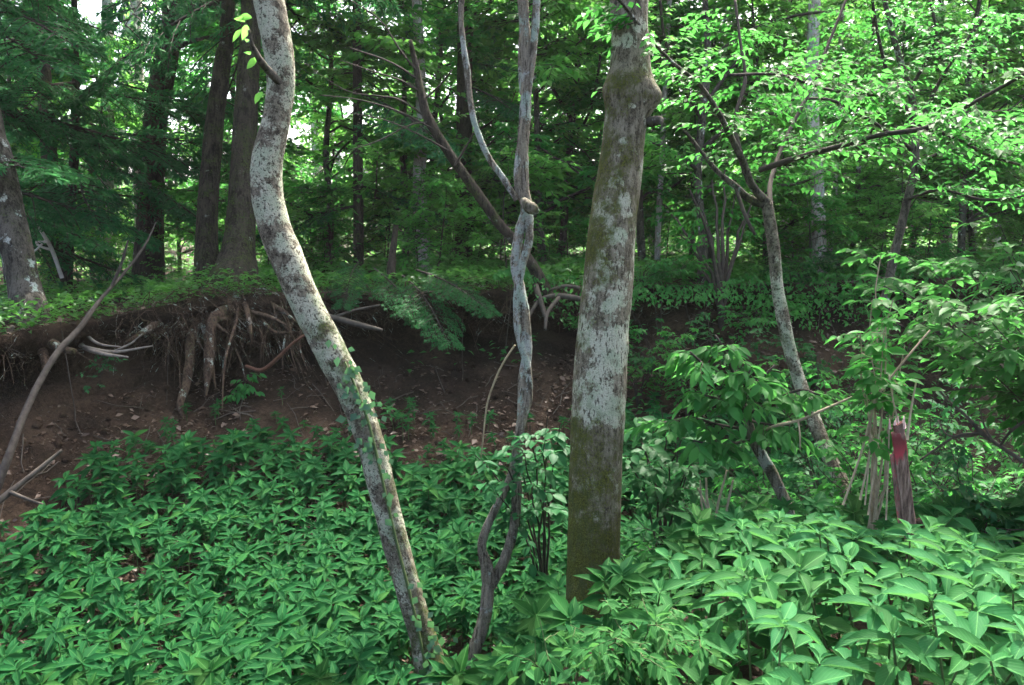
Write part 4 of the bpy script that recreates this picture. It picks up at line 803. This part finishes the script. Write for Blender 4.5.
# ------------------------------------------------------------------ herbs
def herb(base, h, L, W, pairs, whorl, tpl, lean=.12, el_top=.1, stem_r=.004, wh2=True, tilt=.4):
    base = np.asarray(base, float); ln = rng.normal(0, lean, 2) * h
    s = np.linspace(0, 1, 5)[:, None]; st = base + np.concatenate([ln[None] * s ** 1.5, h * s], 1); st[0, 2] -= .05
    pos, D, Ls = [], [], []
    a0 = U(0, 6.3)
    top = st[-1]
    for k in range(whorl):
        a = a0 + k * 2 * math.pi / whorl + rng.normal(0, .2); pos.append(top + [0, 0, U(-.01, .01)]); D.append((math.cos(a), math.sin(a), el_top + rng.normal(0, .15))); Ls.append(L * U(.7, 1.1))
    for k in range(2):
        a = a0 + 1 + k * 3.1; pos.append(top + [0, 0, .015]); D.append((math.cos(a), math.sin(a), .9)); Ls.append(L * U(.3, .45))
    for j in range(pairs):
        t = .82 - .2 * j; p, _ = interp_path(st[None], np.array([t]))
        for k in range(2 if not wh2 else 3):
            a = a0 + .7 + j * 1.57 + k * (math.pi if not wh2 else 2.09) + rng.normal(0, .2); pos.append(p[0]); D.append((math.cos(a), math.sin(a), -.05 + rng.normal(0, .15))); Ls.append(L * U(.75, 1.15))
    pos, D, Ls = np.array(pos), np.array(D), np.array(Ls); n = len(pos)
    D[:, 2] += tilt * D[:, 1]; Nn = np.stack([rng.normal(0, .2, n), rng.normal(-tilt, .2, n), np.ones(n)], -1)
    return [leaves(pos, D, Nn, Ls, Ls * W, tpl, 0), tubes(st, np.linspace(stem_r, stem_r * .6, 5), 5, 1)]

# whorled herbs over the gully floor
cand = []
gx, gy = np.meshgrid(np.arange(-6, 3.2, .132), np.arange(3.4, 9.2, .132)); gx = gx.ravel() + U(-.09, .09, gx.size); gy = gy.ravel() + U(-.09, .09, gy.size)
s = edgeY(gx) - gy
pxx = 512 + gx / gy * FPX
lim_s = np.interp(pxx, [-200, 0, 60, 130, 200, 260, 330, 420, 520, 700], [3.0, 2.6, 2.0, 1.75, 1.6, 1.45, 1.7, 1.7, 1.9, 1.5])
nn_ = vnoise(np.stack([gx, gy, gx * 0], -1), 1.1, 77, 3)
keep = (s > lim_s + nn_ * .7) & (np.abs(gx / gy) < .66) & (gy > bankline(gx) + .5)
thin = (s > lim_s - .75) & ~keep & (rng.random(len(gx)) < .22) & (np.abs(gx / gy) < .66)
bare = (nn_ < -.6)
base = np.array([bp[-2][0], bp[-2][1]]); clear = np.zeros(len(gx), bool)
for (bx, by) in ((lb[0], lb[1]), (va[0][0], va[0][1]), (base[0], base[1])): clear |= (np.abs(gx / gy * by - bx) < .2) & (gy < by + .1) & (gy > by - 1.3)
keep = ((keep & ~bare) | thin) & ~clear
hx, hy = gx[keep], gy[keep]; hz = gz(hx, hy); small = thin[keep]
order = np.argsort(hy); stuffc = []
vis_n = 0
for j, k in enumerate(order):
    sc = U(.75, 1.2) * (.6 if small[k] else 1)
    h_ = herb((hx[k], hy[k], hz[k]), U(.18, .34) * sc, U(.115, .145) * sc, .36, 2, 6 + int(rng.random() < .6), T_LANCE, el_top=.22)
    if j < 300:
        obj('whorled_herb', h_, [M['herb'], M['stem']], label='green whorled lance-leaved herb in the carpet on the gully floor', cat='plant', group='whorled herbs on the gully floor', origin=(hx[k], hy[k], hz[k]))
    else: stuffc += h_
obj('herb_carpet', stuffc, [M['herb'], M['stem']], kind='stuff', label='further whorled green herbs carpeting the gully slope', cat='herbs')
print('herbs', len(order))

# broad-leaved plants in the right foreground
gx, gy = np.meshgrid(np.arange(-.5, 3.4, .148), np.arange(1.5, 4.6, .148)); gx = gx.ravel() + U(-.09, .09, gx.size); gy = gy.ravel() + U(-.09, .09, gy.size)
keep = ~((np.abs(512 + gx / gy * FPX - 594) < 45) & (gy > 2.75)) & ~((np.abs(gx - 1.66) < .15) & (gy > 3.45)) & (gy < bankline(gx) + .25) & (np.abs(gx / gy) < .68) & (gx > -.15 + .0 * gy)
fx, fy = gx[keep], gy[keep]; fz = gz(fx, fy); nfg = 0
for k in np.argsort(fy):
    px = 512 + fx[k] / fy[k] * FPX
    h = U(.38, .58) * np.interp(px, [470, 600, 720, 900], [.55, .7, 1.0, 1.05]) * np.interp(fy[k], [1.5, 2.2, 3.2, 4], [.75, .95, .75, .5])
    ht = herb((fx[k], fy[k], fz[k]), h, U(.115, .165), .37, 4, 4, T_NEAR, lean=.2, el_top=.05, stem_r=.005, wh2=False, tilt=.2)
    t = thing('broad_leaf_plant', 'broad pointed-leaf green plant in the bank-top patch at right foreground', 'plant', (fx[k], fy[k], fz[k]), 'broad-leaved plants in the right foreground')
    obj('foliage', ht[0], [M['near']], t); ht[1].mat = 0; obj('stem', ht[1], [M['stem']], t); nfg += 1
print('foreground plants', nfg)
# small-leaved shrub between them
b = onground(640, 2.9); shrub('small_leaf_shrub', 'small-leaved low shrub at the bottom centre before the mossy trunk', b, [P(x, y, d) for x, y, d in ((600, 600, 2.8), (640, 590, 2.9), (680, 600, 2.8), (660, 625, 2.6), (620, 640, 2.5), (700, 640, 2.6), (650, 660, 2.4), (590, 650, 2.6), (570, 625, 2.9))], .045, .5, 'near', T_OVATE, m=9, n=9, Lt=.16, stem_r=.004, t0=.2, ldroop=.2, wmat='stem')
b = P(560, 660, 2.3); shrub('young_shoot', 'green young shoot with small leaves at the bottom centre', (b[0], b[1], g1(b[0], b[1])), [P(540, 620, 2.3), P(535, 640, 2.2)], .05, .5, 'near', T_OVATE, m=4, n=6, Lt=.12, stem_r=.003, t0=.5, wmat='stem', cat='plant')

# ------------------------------------------------------------------ litter and ground cover
n = 26000
x = U(-6.5, 4, n); y = edgeY(x) - U(-.4, 4.5, n); ok = vnoise(np.stack([x, y, x * 0], -1), 1.7, 91, 3) > rng.normal(-.05, .25, n); x, y = x[ok], y[ok]; n = len(x); z = gz(x, y) + .012
Nn = np.stack([rng.normal(0, .45, n), rng.normal(-.3, .45, n), np.ones(n)], -1); a = U(0, 6.3, n); L = .02 + .07 * rng.random(n) ** 1.8
obj('leaf_litter', leaves(np.stack([x, y, z], -1), np.stack([np.cos(a), np.sin(a), rng.normal(0, .3, n)], -1), Nn, L, L * U(.4, .75, n), T_MID), M['litter'], kind='stuff', label='brown dead leaves strewn over the bare soil slope', cat='leaf litter')
n = 1100; x = U(-6, 3.5, n); y = edgeY(x) - .3 - 3.3 * rng.random(n) ** 1.3; z = gz(x, y)
uu, vv = np.meshgrid(np.arange(8) / 8 * 2 * np.pi, np.linspace(.02, np.pi - .02, 6)); sp_ = np.stack([np.cos(uu) * np.sin(vv), np.sin(uu) * np.sin(vv), np.cos(vv)], -1).reshape(-1, 3)
k_ = np.arange(5)[:, None] * 8; j_ = np.arange(8)[None]; sq_ = np.stack([k_ + j_, k_ + 8 + j_, k_ + 8 + (j_ + 1) % 8, k_ + (j_ + 1) % 8], -1).reshape(-1, 4)
sz = .008 + .035 * rng.random(n) ** 4; V = sp_[None] * (sz[:, None, None] * U(.6, 1.3, (n, 1, 3))) + np.stack([x, y, z], -1)[:, None]
V = V + (sp_[None] * sz[:, None, None]) * (.55 * vnoise(V * 1.0, 38, 6, 2))[..., None]
obj('soil_clods', Chunk(V, sq_[None] + (np.arange(n) * 48)[:, None, None]), M['soil'], kind='stuff', label='crumbled clods of brown soil on the bank slope', cat='soil')
n = 16000; x = U(-5, 3, n); y = U(3.6, 8.8, n); ok = (edgeY(x) - y > np.interp(512 + x / y * FPX, [0, 130, 260, 520], [2.5, 1.7, 1.5, 1.9])) & (y > bankline(x) + .3); x, y = x[ok], y[ok]; n = len(x)
z = gz(x, y) + .02 + .1 * rng.random(n); a = U(0, 6.3, n); L = U(.03, .07, n)
obj('seedling_cover', leaves(np.stack([x, y, z], -1), np.stack([np.cos(a), np.sin(a), rng.normal(0, .3, n)], -1), np.stack([rng.normal(0, .4, n), rng.normal(0, .4, n), np.ones(n)], -1), L, L * .6, T_MID), M['herb'], kind='stuff', label='low green seedlings under the herbs on the gully floor', cat='seedlings')
n = 420; x = U(-6, 4, n); y = edgeY(x) - U(.2, 3.5, n); z = gz(x, y) + .015; a = U(0, 3.14, n); Ln = U(.08, .5, n)
d = np.stack([np.cos(a), np.sin(a), rng.normal(0, .1, n)], -1); t_ = np.linspace(-.5, .5, 4)[None, :, None]
Pt = np.stack([x, y, z], -1)[:, None] + d[:, None] * Ln[:, None, None] * t_ + rng.normal(0, .012, (n, 4, 3)); Pt[..., 2] = gz(Pt[..., 0], Pt[..., 1]) + .012 + .02 * rng.random((n, 4))
obj('twig_litter', tubes(Pt, np.full((n, 4), 1) * U(.002, .006, n)[:, None], 4), M['deadwood'], kind='stuff', label='small fallen twigs scattered on the soil slope', cat='twigs')
# leafy ground cover on the terrace
n = 64000
x = np.concatenate([U(-9, 9, n // 2), U(-24, 24, n - n // 2)]); y = np.concatenate([edgeY(x[:n // 2]) + rng.exponential(1.6, n // 2) - .18, edgeY(x[n // 2:]) + 1 + U(0, 1, n - n // 2) ** 1.6 * 28])
dens = vnoise(np.stack([x, y, x * 0], -1), .9, 5, 3); ok = dens > np.where(x < -2.2, -.3, -.5) ; x, y = x[ok], y[ok]; n = len(x)
z = gz(x, y) + rng.random(n) ** 1.3 * (.22 + .2 * np.clip(dens[ok], 0, 1)); a = U(0, 6.3, n); L = U(.05, .11, n) * np.interp(y, [10, 30], [1, 2])
obj('ground_cover', leaves(np.stack([x, y, z], -1), np.stack([np.cos(a), np.sin(a), rng.normal(0, .3, n)], -1), np.stack([rng.normal(0, .4, n), rng.normal(0, .4, n), np.ones(n)], -1), L, L * .5, T_MID), M['fern'], kind='stuff', label='low green leafy ground cover on the terrace above the bank', cat='ground cover')
# trailing plants over the lip
n = 3600; x = U(-.2, 7, n); dr = rng.random(n) ** 1.5; y = edgeY(x) - .25 + rng.normal(0, .2, n) - .7 * dr * sstep(.8, 2, x); dens = 1.6 * vnoise(np.stack([x, x * 0, x * 0], -1), 1.6, 55, 3)
z = topz(x) + .12 + .15 * dens - dr * (.15 + .9 * np.clip(dens + .3, 0, 1)) * sstep(-.2, 1.0, x); a = U(0, 6.3, n); L = U(.035, .08, n)
obj('trailing_cover', leaves(np.stack([x, y, z], -1), np.stack([np.cos(a) * .6, -.5 + .5 * np.sin(a), rng.normal(-.5, .3, n)], -1), np.stack([rng.normal(0, .4, n), rng.normal(-.6, .4, n), np.ones(n)], -1), L, L * .5, T_MID), M['shrub'], kind='stuff', label='leafy plants trailing over the bank lip on the right', cat='undergrowth')
# seedlings on the slope
n = 9000
x = U(-1.5, 6.5, n); y = edgeY(x) - U(.25, 6.2, n); dens = vnoise(np.stack([x, y, x * 0], -1), .9, 15, 3); pxx = 512 + x / y * FPX
ok = (dens > np.interp(pxx, [400, 620, 700, 1000], [.3, .12, -.15, -.5])) & (y > bankline(x) + .8); x, y = x[ok], y[ok]; n = len(x); z = gz(x, y) + rng.random(n) * .28; a = U(0, 6.3, n); L = U(.05, .1, n)
obj('slope_undergrowth', leaves(np.stack([x, y, z], -1), np.stack([np.cos(a), np.sin(a), rng.normal(-.1, .3, n)], -1), np.stack([rng.normal(0, .35, n), rng.normal(-.2, .35, n), np.ones(n)], -1), L, L * .55, T_MID), M['shrub'], kind='stuff', label='low leafy undergrowth over the shaded right-hand slope', cat='undergrowth')

# pale trunks glimpsed through the leaves
def pale_tree(label, lst, d, H=8, mat='bark_pale', leafm='bright'):
    p = above(pixpts(lst, d), H, U(-.3, .3), U(-.3, .3), .02); b = p[np.argmin(p[:, 2])]
    t = thing('birch_tree', label, 'tree', (b[0], b[1], b[2])); obj('trunk', trunk(p[np.argsort(-p[:, 2])], .06, 14, .06, 6, int(U(0, 99))), M[mat], t)
    overhead(t, p, b[2] + 4.8, p[:, 2].max() - .4, 7, 2.0, mat=leafm, lL=.12, m=10)
pale_tree('bright whitish trunk catching the sun left of the slanting dead stem', [(421, 95, 11), (422, 130, 12), (419, 180, 13), (421, 220, 14), (424, 262, 16), (424, 300, 18)], 12.0)
pale_tree('pale grey trunk right of the small forked tree', [(813, 40, 12), (813, 120, 12), (817, 180, 13), (819, 240, 14), (820, 300, 16)], 11.3)
pale_tree('thin white trunk right of the mossy trunk', [(664, 110, 5), (662, 160, 5), (659, 210, 6), (657, 260, 6)], 12.5, 6)
pale_tree('whitish trunk with a blotchy lit patch left of the pale grey trunk', [(782, 60, 13), (783, 100, 14), (786, 180, 14), (790, 270, 16)], 14.5)
pale_tree('slim whitish trunk near the top left beyond the firs', [(137, -10, 8), (138, 40, 8), (140, 100, 9), (140, 200, 10), (140, 285, 11)], 15)
pale_tree('pale grey trunk behind the dark stems left of the curved leaning trunk', [(108, 90, 12), (107, 180, 13), (104, 280, 15)], 14.5)
pale_tree('leaning slim pale trunk among the saplings far right', [(835, 190, 5), (832, 230, 5), (826, 280, 6)], 13, 5)

# ------------------------------------------------------------------ forest beyond
def make_tree(name, label, cat, parts_, mats, group):
    t = thing(name, label, cat, (0, 0, 0), group)
    tr, wl, tw, lv = parts_; obj('trunk', tr, M[mats[0]], t); obj('crown', [lv, tw, wl], [M[mats[1]], M['twig']], t); return t
UND = 'young broadleaf trees of the understorey beyond the bank'; TALL = 'tall slender trees of the wood beyond the bank'; FIR = 'dark firs in the wood beyond the bank'
und = [make_tree('understorey_tree', 'young broadleaf tree of the bright understorey beyond the bank', 'tree', deciduous((0, 0, 0), U(4.5, 6.5), .05, .12, 32, 1.9, 20, 12, .6, .12, lean=(U(-.1, .1), U(-.1, .1)), el=.3), ('bark_grey', mt), UND) for mt in ('maple', 'bright', 'bright', 'maple', 'bright')]
low = [make_tree('low_sapling', 'knee to chest high leafy green sapling on the terrace behind the bank edge', 'sapling', deciduous((0, 0, 0), U(1.3, 1.9), .014, .08, 16, .75, 9, 9, .3, .075, lean=(U(-.1, .1), U(-.1, .1)), el=.5), ('twig', mt), 'low saplings on the terrace') for mt in ('bright', 'maple', 'bright')]
tall_sparse = [make_tree('woodland_tree', 'tall slender woodland tree beyond the bank with light green foliage', 'tree', deciduous((0, 0, 0), U(13, 16), .14, .5, 9, 2.8, 12, 10, 1.1, .16, lean=(U(-.03, .03), U(-.03, .03))), (bk, mt), TALL) for bk, mt in (('bark_pale', 'bright'), ('bark_grey', 'maple'), ('bark_pale', 'bright'))]
tall = [make_tree('woodland_tree', 'tall slender woodland tree beyond the bank with light green foliage', 'tree', deciduous((0, 0, 0), U(13, 16), .15, .42, 14, 3.0, 15, 11, 1.2, .17, lean=(U(-.03, .03), U(-.03, .03))), (bk, mt), TALL) for bk, mt in (('bark_pale', 'bright'), ('bark_grey', 'maple'), ('bark_pale', 'maple'), ('bark_grey', 'bright'))]
def firproto():
    z = np.linspace(0, 1, 5); pts = np.stack([z * 0, z * 0, -.15 + z * 12, .15 * (1.05 - z)], -1); nb = 54; h = np.linspace(1.2, 11.6, nb); q = along(pts, h)
    t = thing('woodland_fir', 'dark green fir in the wood beyond the bank', 'tree', (0, 0, 0), FIR); obj('trunk', trunk(pts[::-1], .2, 10, .06, 5, 3), M['bark_fir'], t)
    obj('crown', boughs(q[:, :3], rng.uniform(0, 6.3, nb), np.interp(h, [1.2, 11.6], [2.2, .4]) * rng.uniform(.7, 1.1, nb), np.full(nb, -.2)), [M['needle'], M['twig']], t); return t
firp = firproto()
def put(proto, px, d, sc, first):
    x = (px - 512) / FPX * d; loc = (x, d, g1(x, d))
    if first: proto.location = loc; proto.rotation_euler = (0, 0, U(0, 6.3)); return proto
    return dup(proto, loc, U(0, 6.3), sc)
ulist = [(300, 13.5), (390, 12.5), (455, 15.5), (540, 13.8), (590, 17), (630, 14), (720, 13), (800, 12.8), (900, 13.4), (985, 13), (350, 19), (490, 20.5), (550, 24), (640, 22), (770, 22), (860, 18), (940, 17.5), (1010, 18), (240, 14.5), (90, 14.5), (15, 14), (330, 12.5), (420, 14), (470, 13), (560, 12.2), (640, 12.5), (760, 12), (860, 12.5), (950, 12), (1040, 12.5), (690, 14), (810, 14.5), (910, 15), (1000, 15.5), (600, 15), (520, 16), (370, 17), (270, 16), (180, 18), (100, 17), (20, 16), (440, 19), (560, 20), (650, 18), (740, 19), (840, 20), (930, 21), (1030, 20), (220, 23), (30, 22), (-60, 20), (690, 24), (880, 26)]
cnt = {}
for k, (px, d) in enumerate(ulist):
    p = und[k % 5]; put(p, px + U(-15, 15), d, U(.75, 1.15), k < 5)
tlist = [(135, 22), (420, 17.5), (815, 13.5), (659, 20), (785, 19), (970, 18), (990, 23), (945, 26), (105, 19), (322, 24), (500, 27), (560, 31), (720, 28), (870, 24), (750, 35), (640, 34), (380, 31), (270, 30), (200, 34), (60, 30), (-40, 27), (1060, 26), (910, 34), (1000, 36), (820, 38), (460, 38), (540, 42), (340, 41), (160, 42), (20, 40), (700, 44), (620, 47), (880, 46), (1080, 42), (-100, 40), (420, 48), (250, 47), (960, 50), (780, 51), (100, 52)]
for k in range(84):
    d = 10.9 + 8 * (k / 84) ** 1.2; put(low[k % 3], U(150 if k % 4 else -20, 1060), d, U(.5, 1.1), k < 3)
near_t = [e for e in tlist if e[1] < 32]; far_t = [e for e in tlist if e[1] >= 32]
for k, (px, d) in enumerate(near_t): put(tall_sparse[k % 3], px, d, U(.85, 1.15), k < 3)
for k, (px, d) in enumerate(far_t): put(tall[k % 4] if k % 2 == 0 or k < 4 else tall_sparse[k % 3], px, d, U(.85, 1.15), k < 4)
flist = [(50, 20), (1010, 30), (30, 29)]
for k, (px, d) in enumerate(flist): put(firp, px, d, U(.8, 1.1), k < 1)
# far mass of the wood
n = 110000
y = U(54, 80, n); x = U(-58, 58, n); h = rng.random(n) ** .8; dens = vnoise(np.stack([x, y * .5, h * 9], -1), .22, 33, 3); top = 5.5 + 5 * vnoise(np.stack([x, x * 0, x * 0], -1), .12, 3, 3)
ok = dens > .02; x, y, h, top = x[ok], y[ok], h[ok], top[ok]; n = len(x); a = U(0, 6.3, n)
obj('far_wood', leaves(np.stack([x, y, 1.6 + h * top], -1), np.stack([np.cos(a), np.sin(a), rng.normal(0, .4, n)], -1), np.stack([rng.normal(0, .7, n), rng.normal(-.6, .7, n), np.ones(n)], -1), .55, .32, T_FAR), M['bright'], kind='stuff', label='far green mass of the wood between the trunks', cat='wood')

# ------------------------------------------------------------------ the air under the trees
hx = np.array([[sx, sy, sz] for sx in (-125, 125) for sy in (-32, 190) for sz in (-6, 24)], float)
hq = np.array([[0, 1, 3, 2], [4, 6, 7, 5], [0, 4, 5, 1], [2, 3, 7, 6], [0, 2, 6, 4], [1, 5, 7, 3]])
m, nt_, out_ = new_mat('damp_air'); pv = nt_.nodes.new('ShaderNodeVolumePrincipled'); pv.inputs['Color'].default_value = (.93, .97, .95, 1); pv.inputs['Density'].default_value = HAZE; pv.inputs['Anisotropy'].default_value = .3
nt_.links.new(pv.outputs[0], out_.inputs['Volume'])
hz_ = obj('haze', Chunk(hx, hq), m, kind='stuff', label='faint bright haze in the air under the trees', cat='haze')
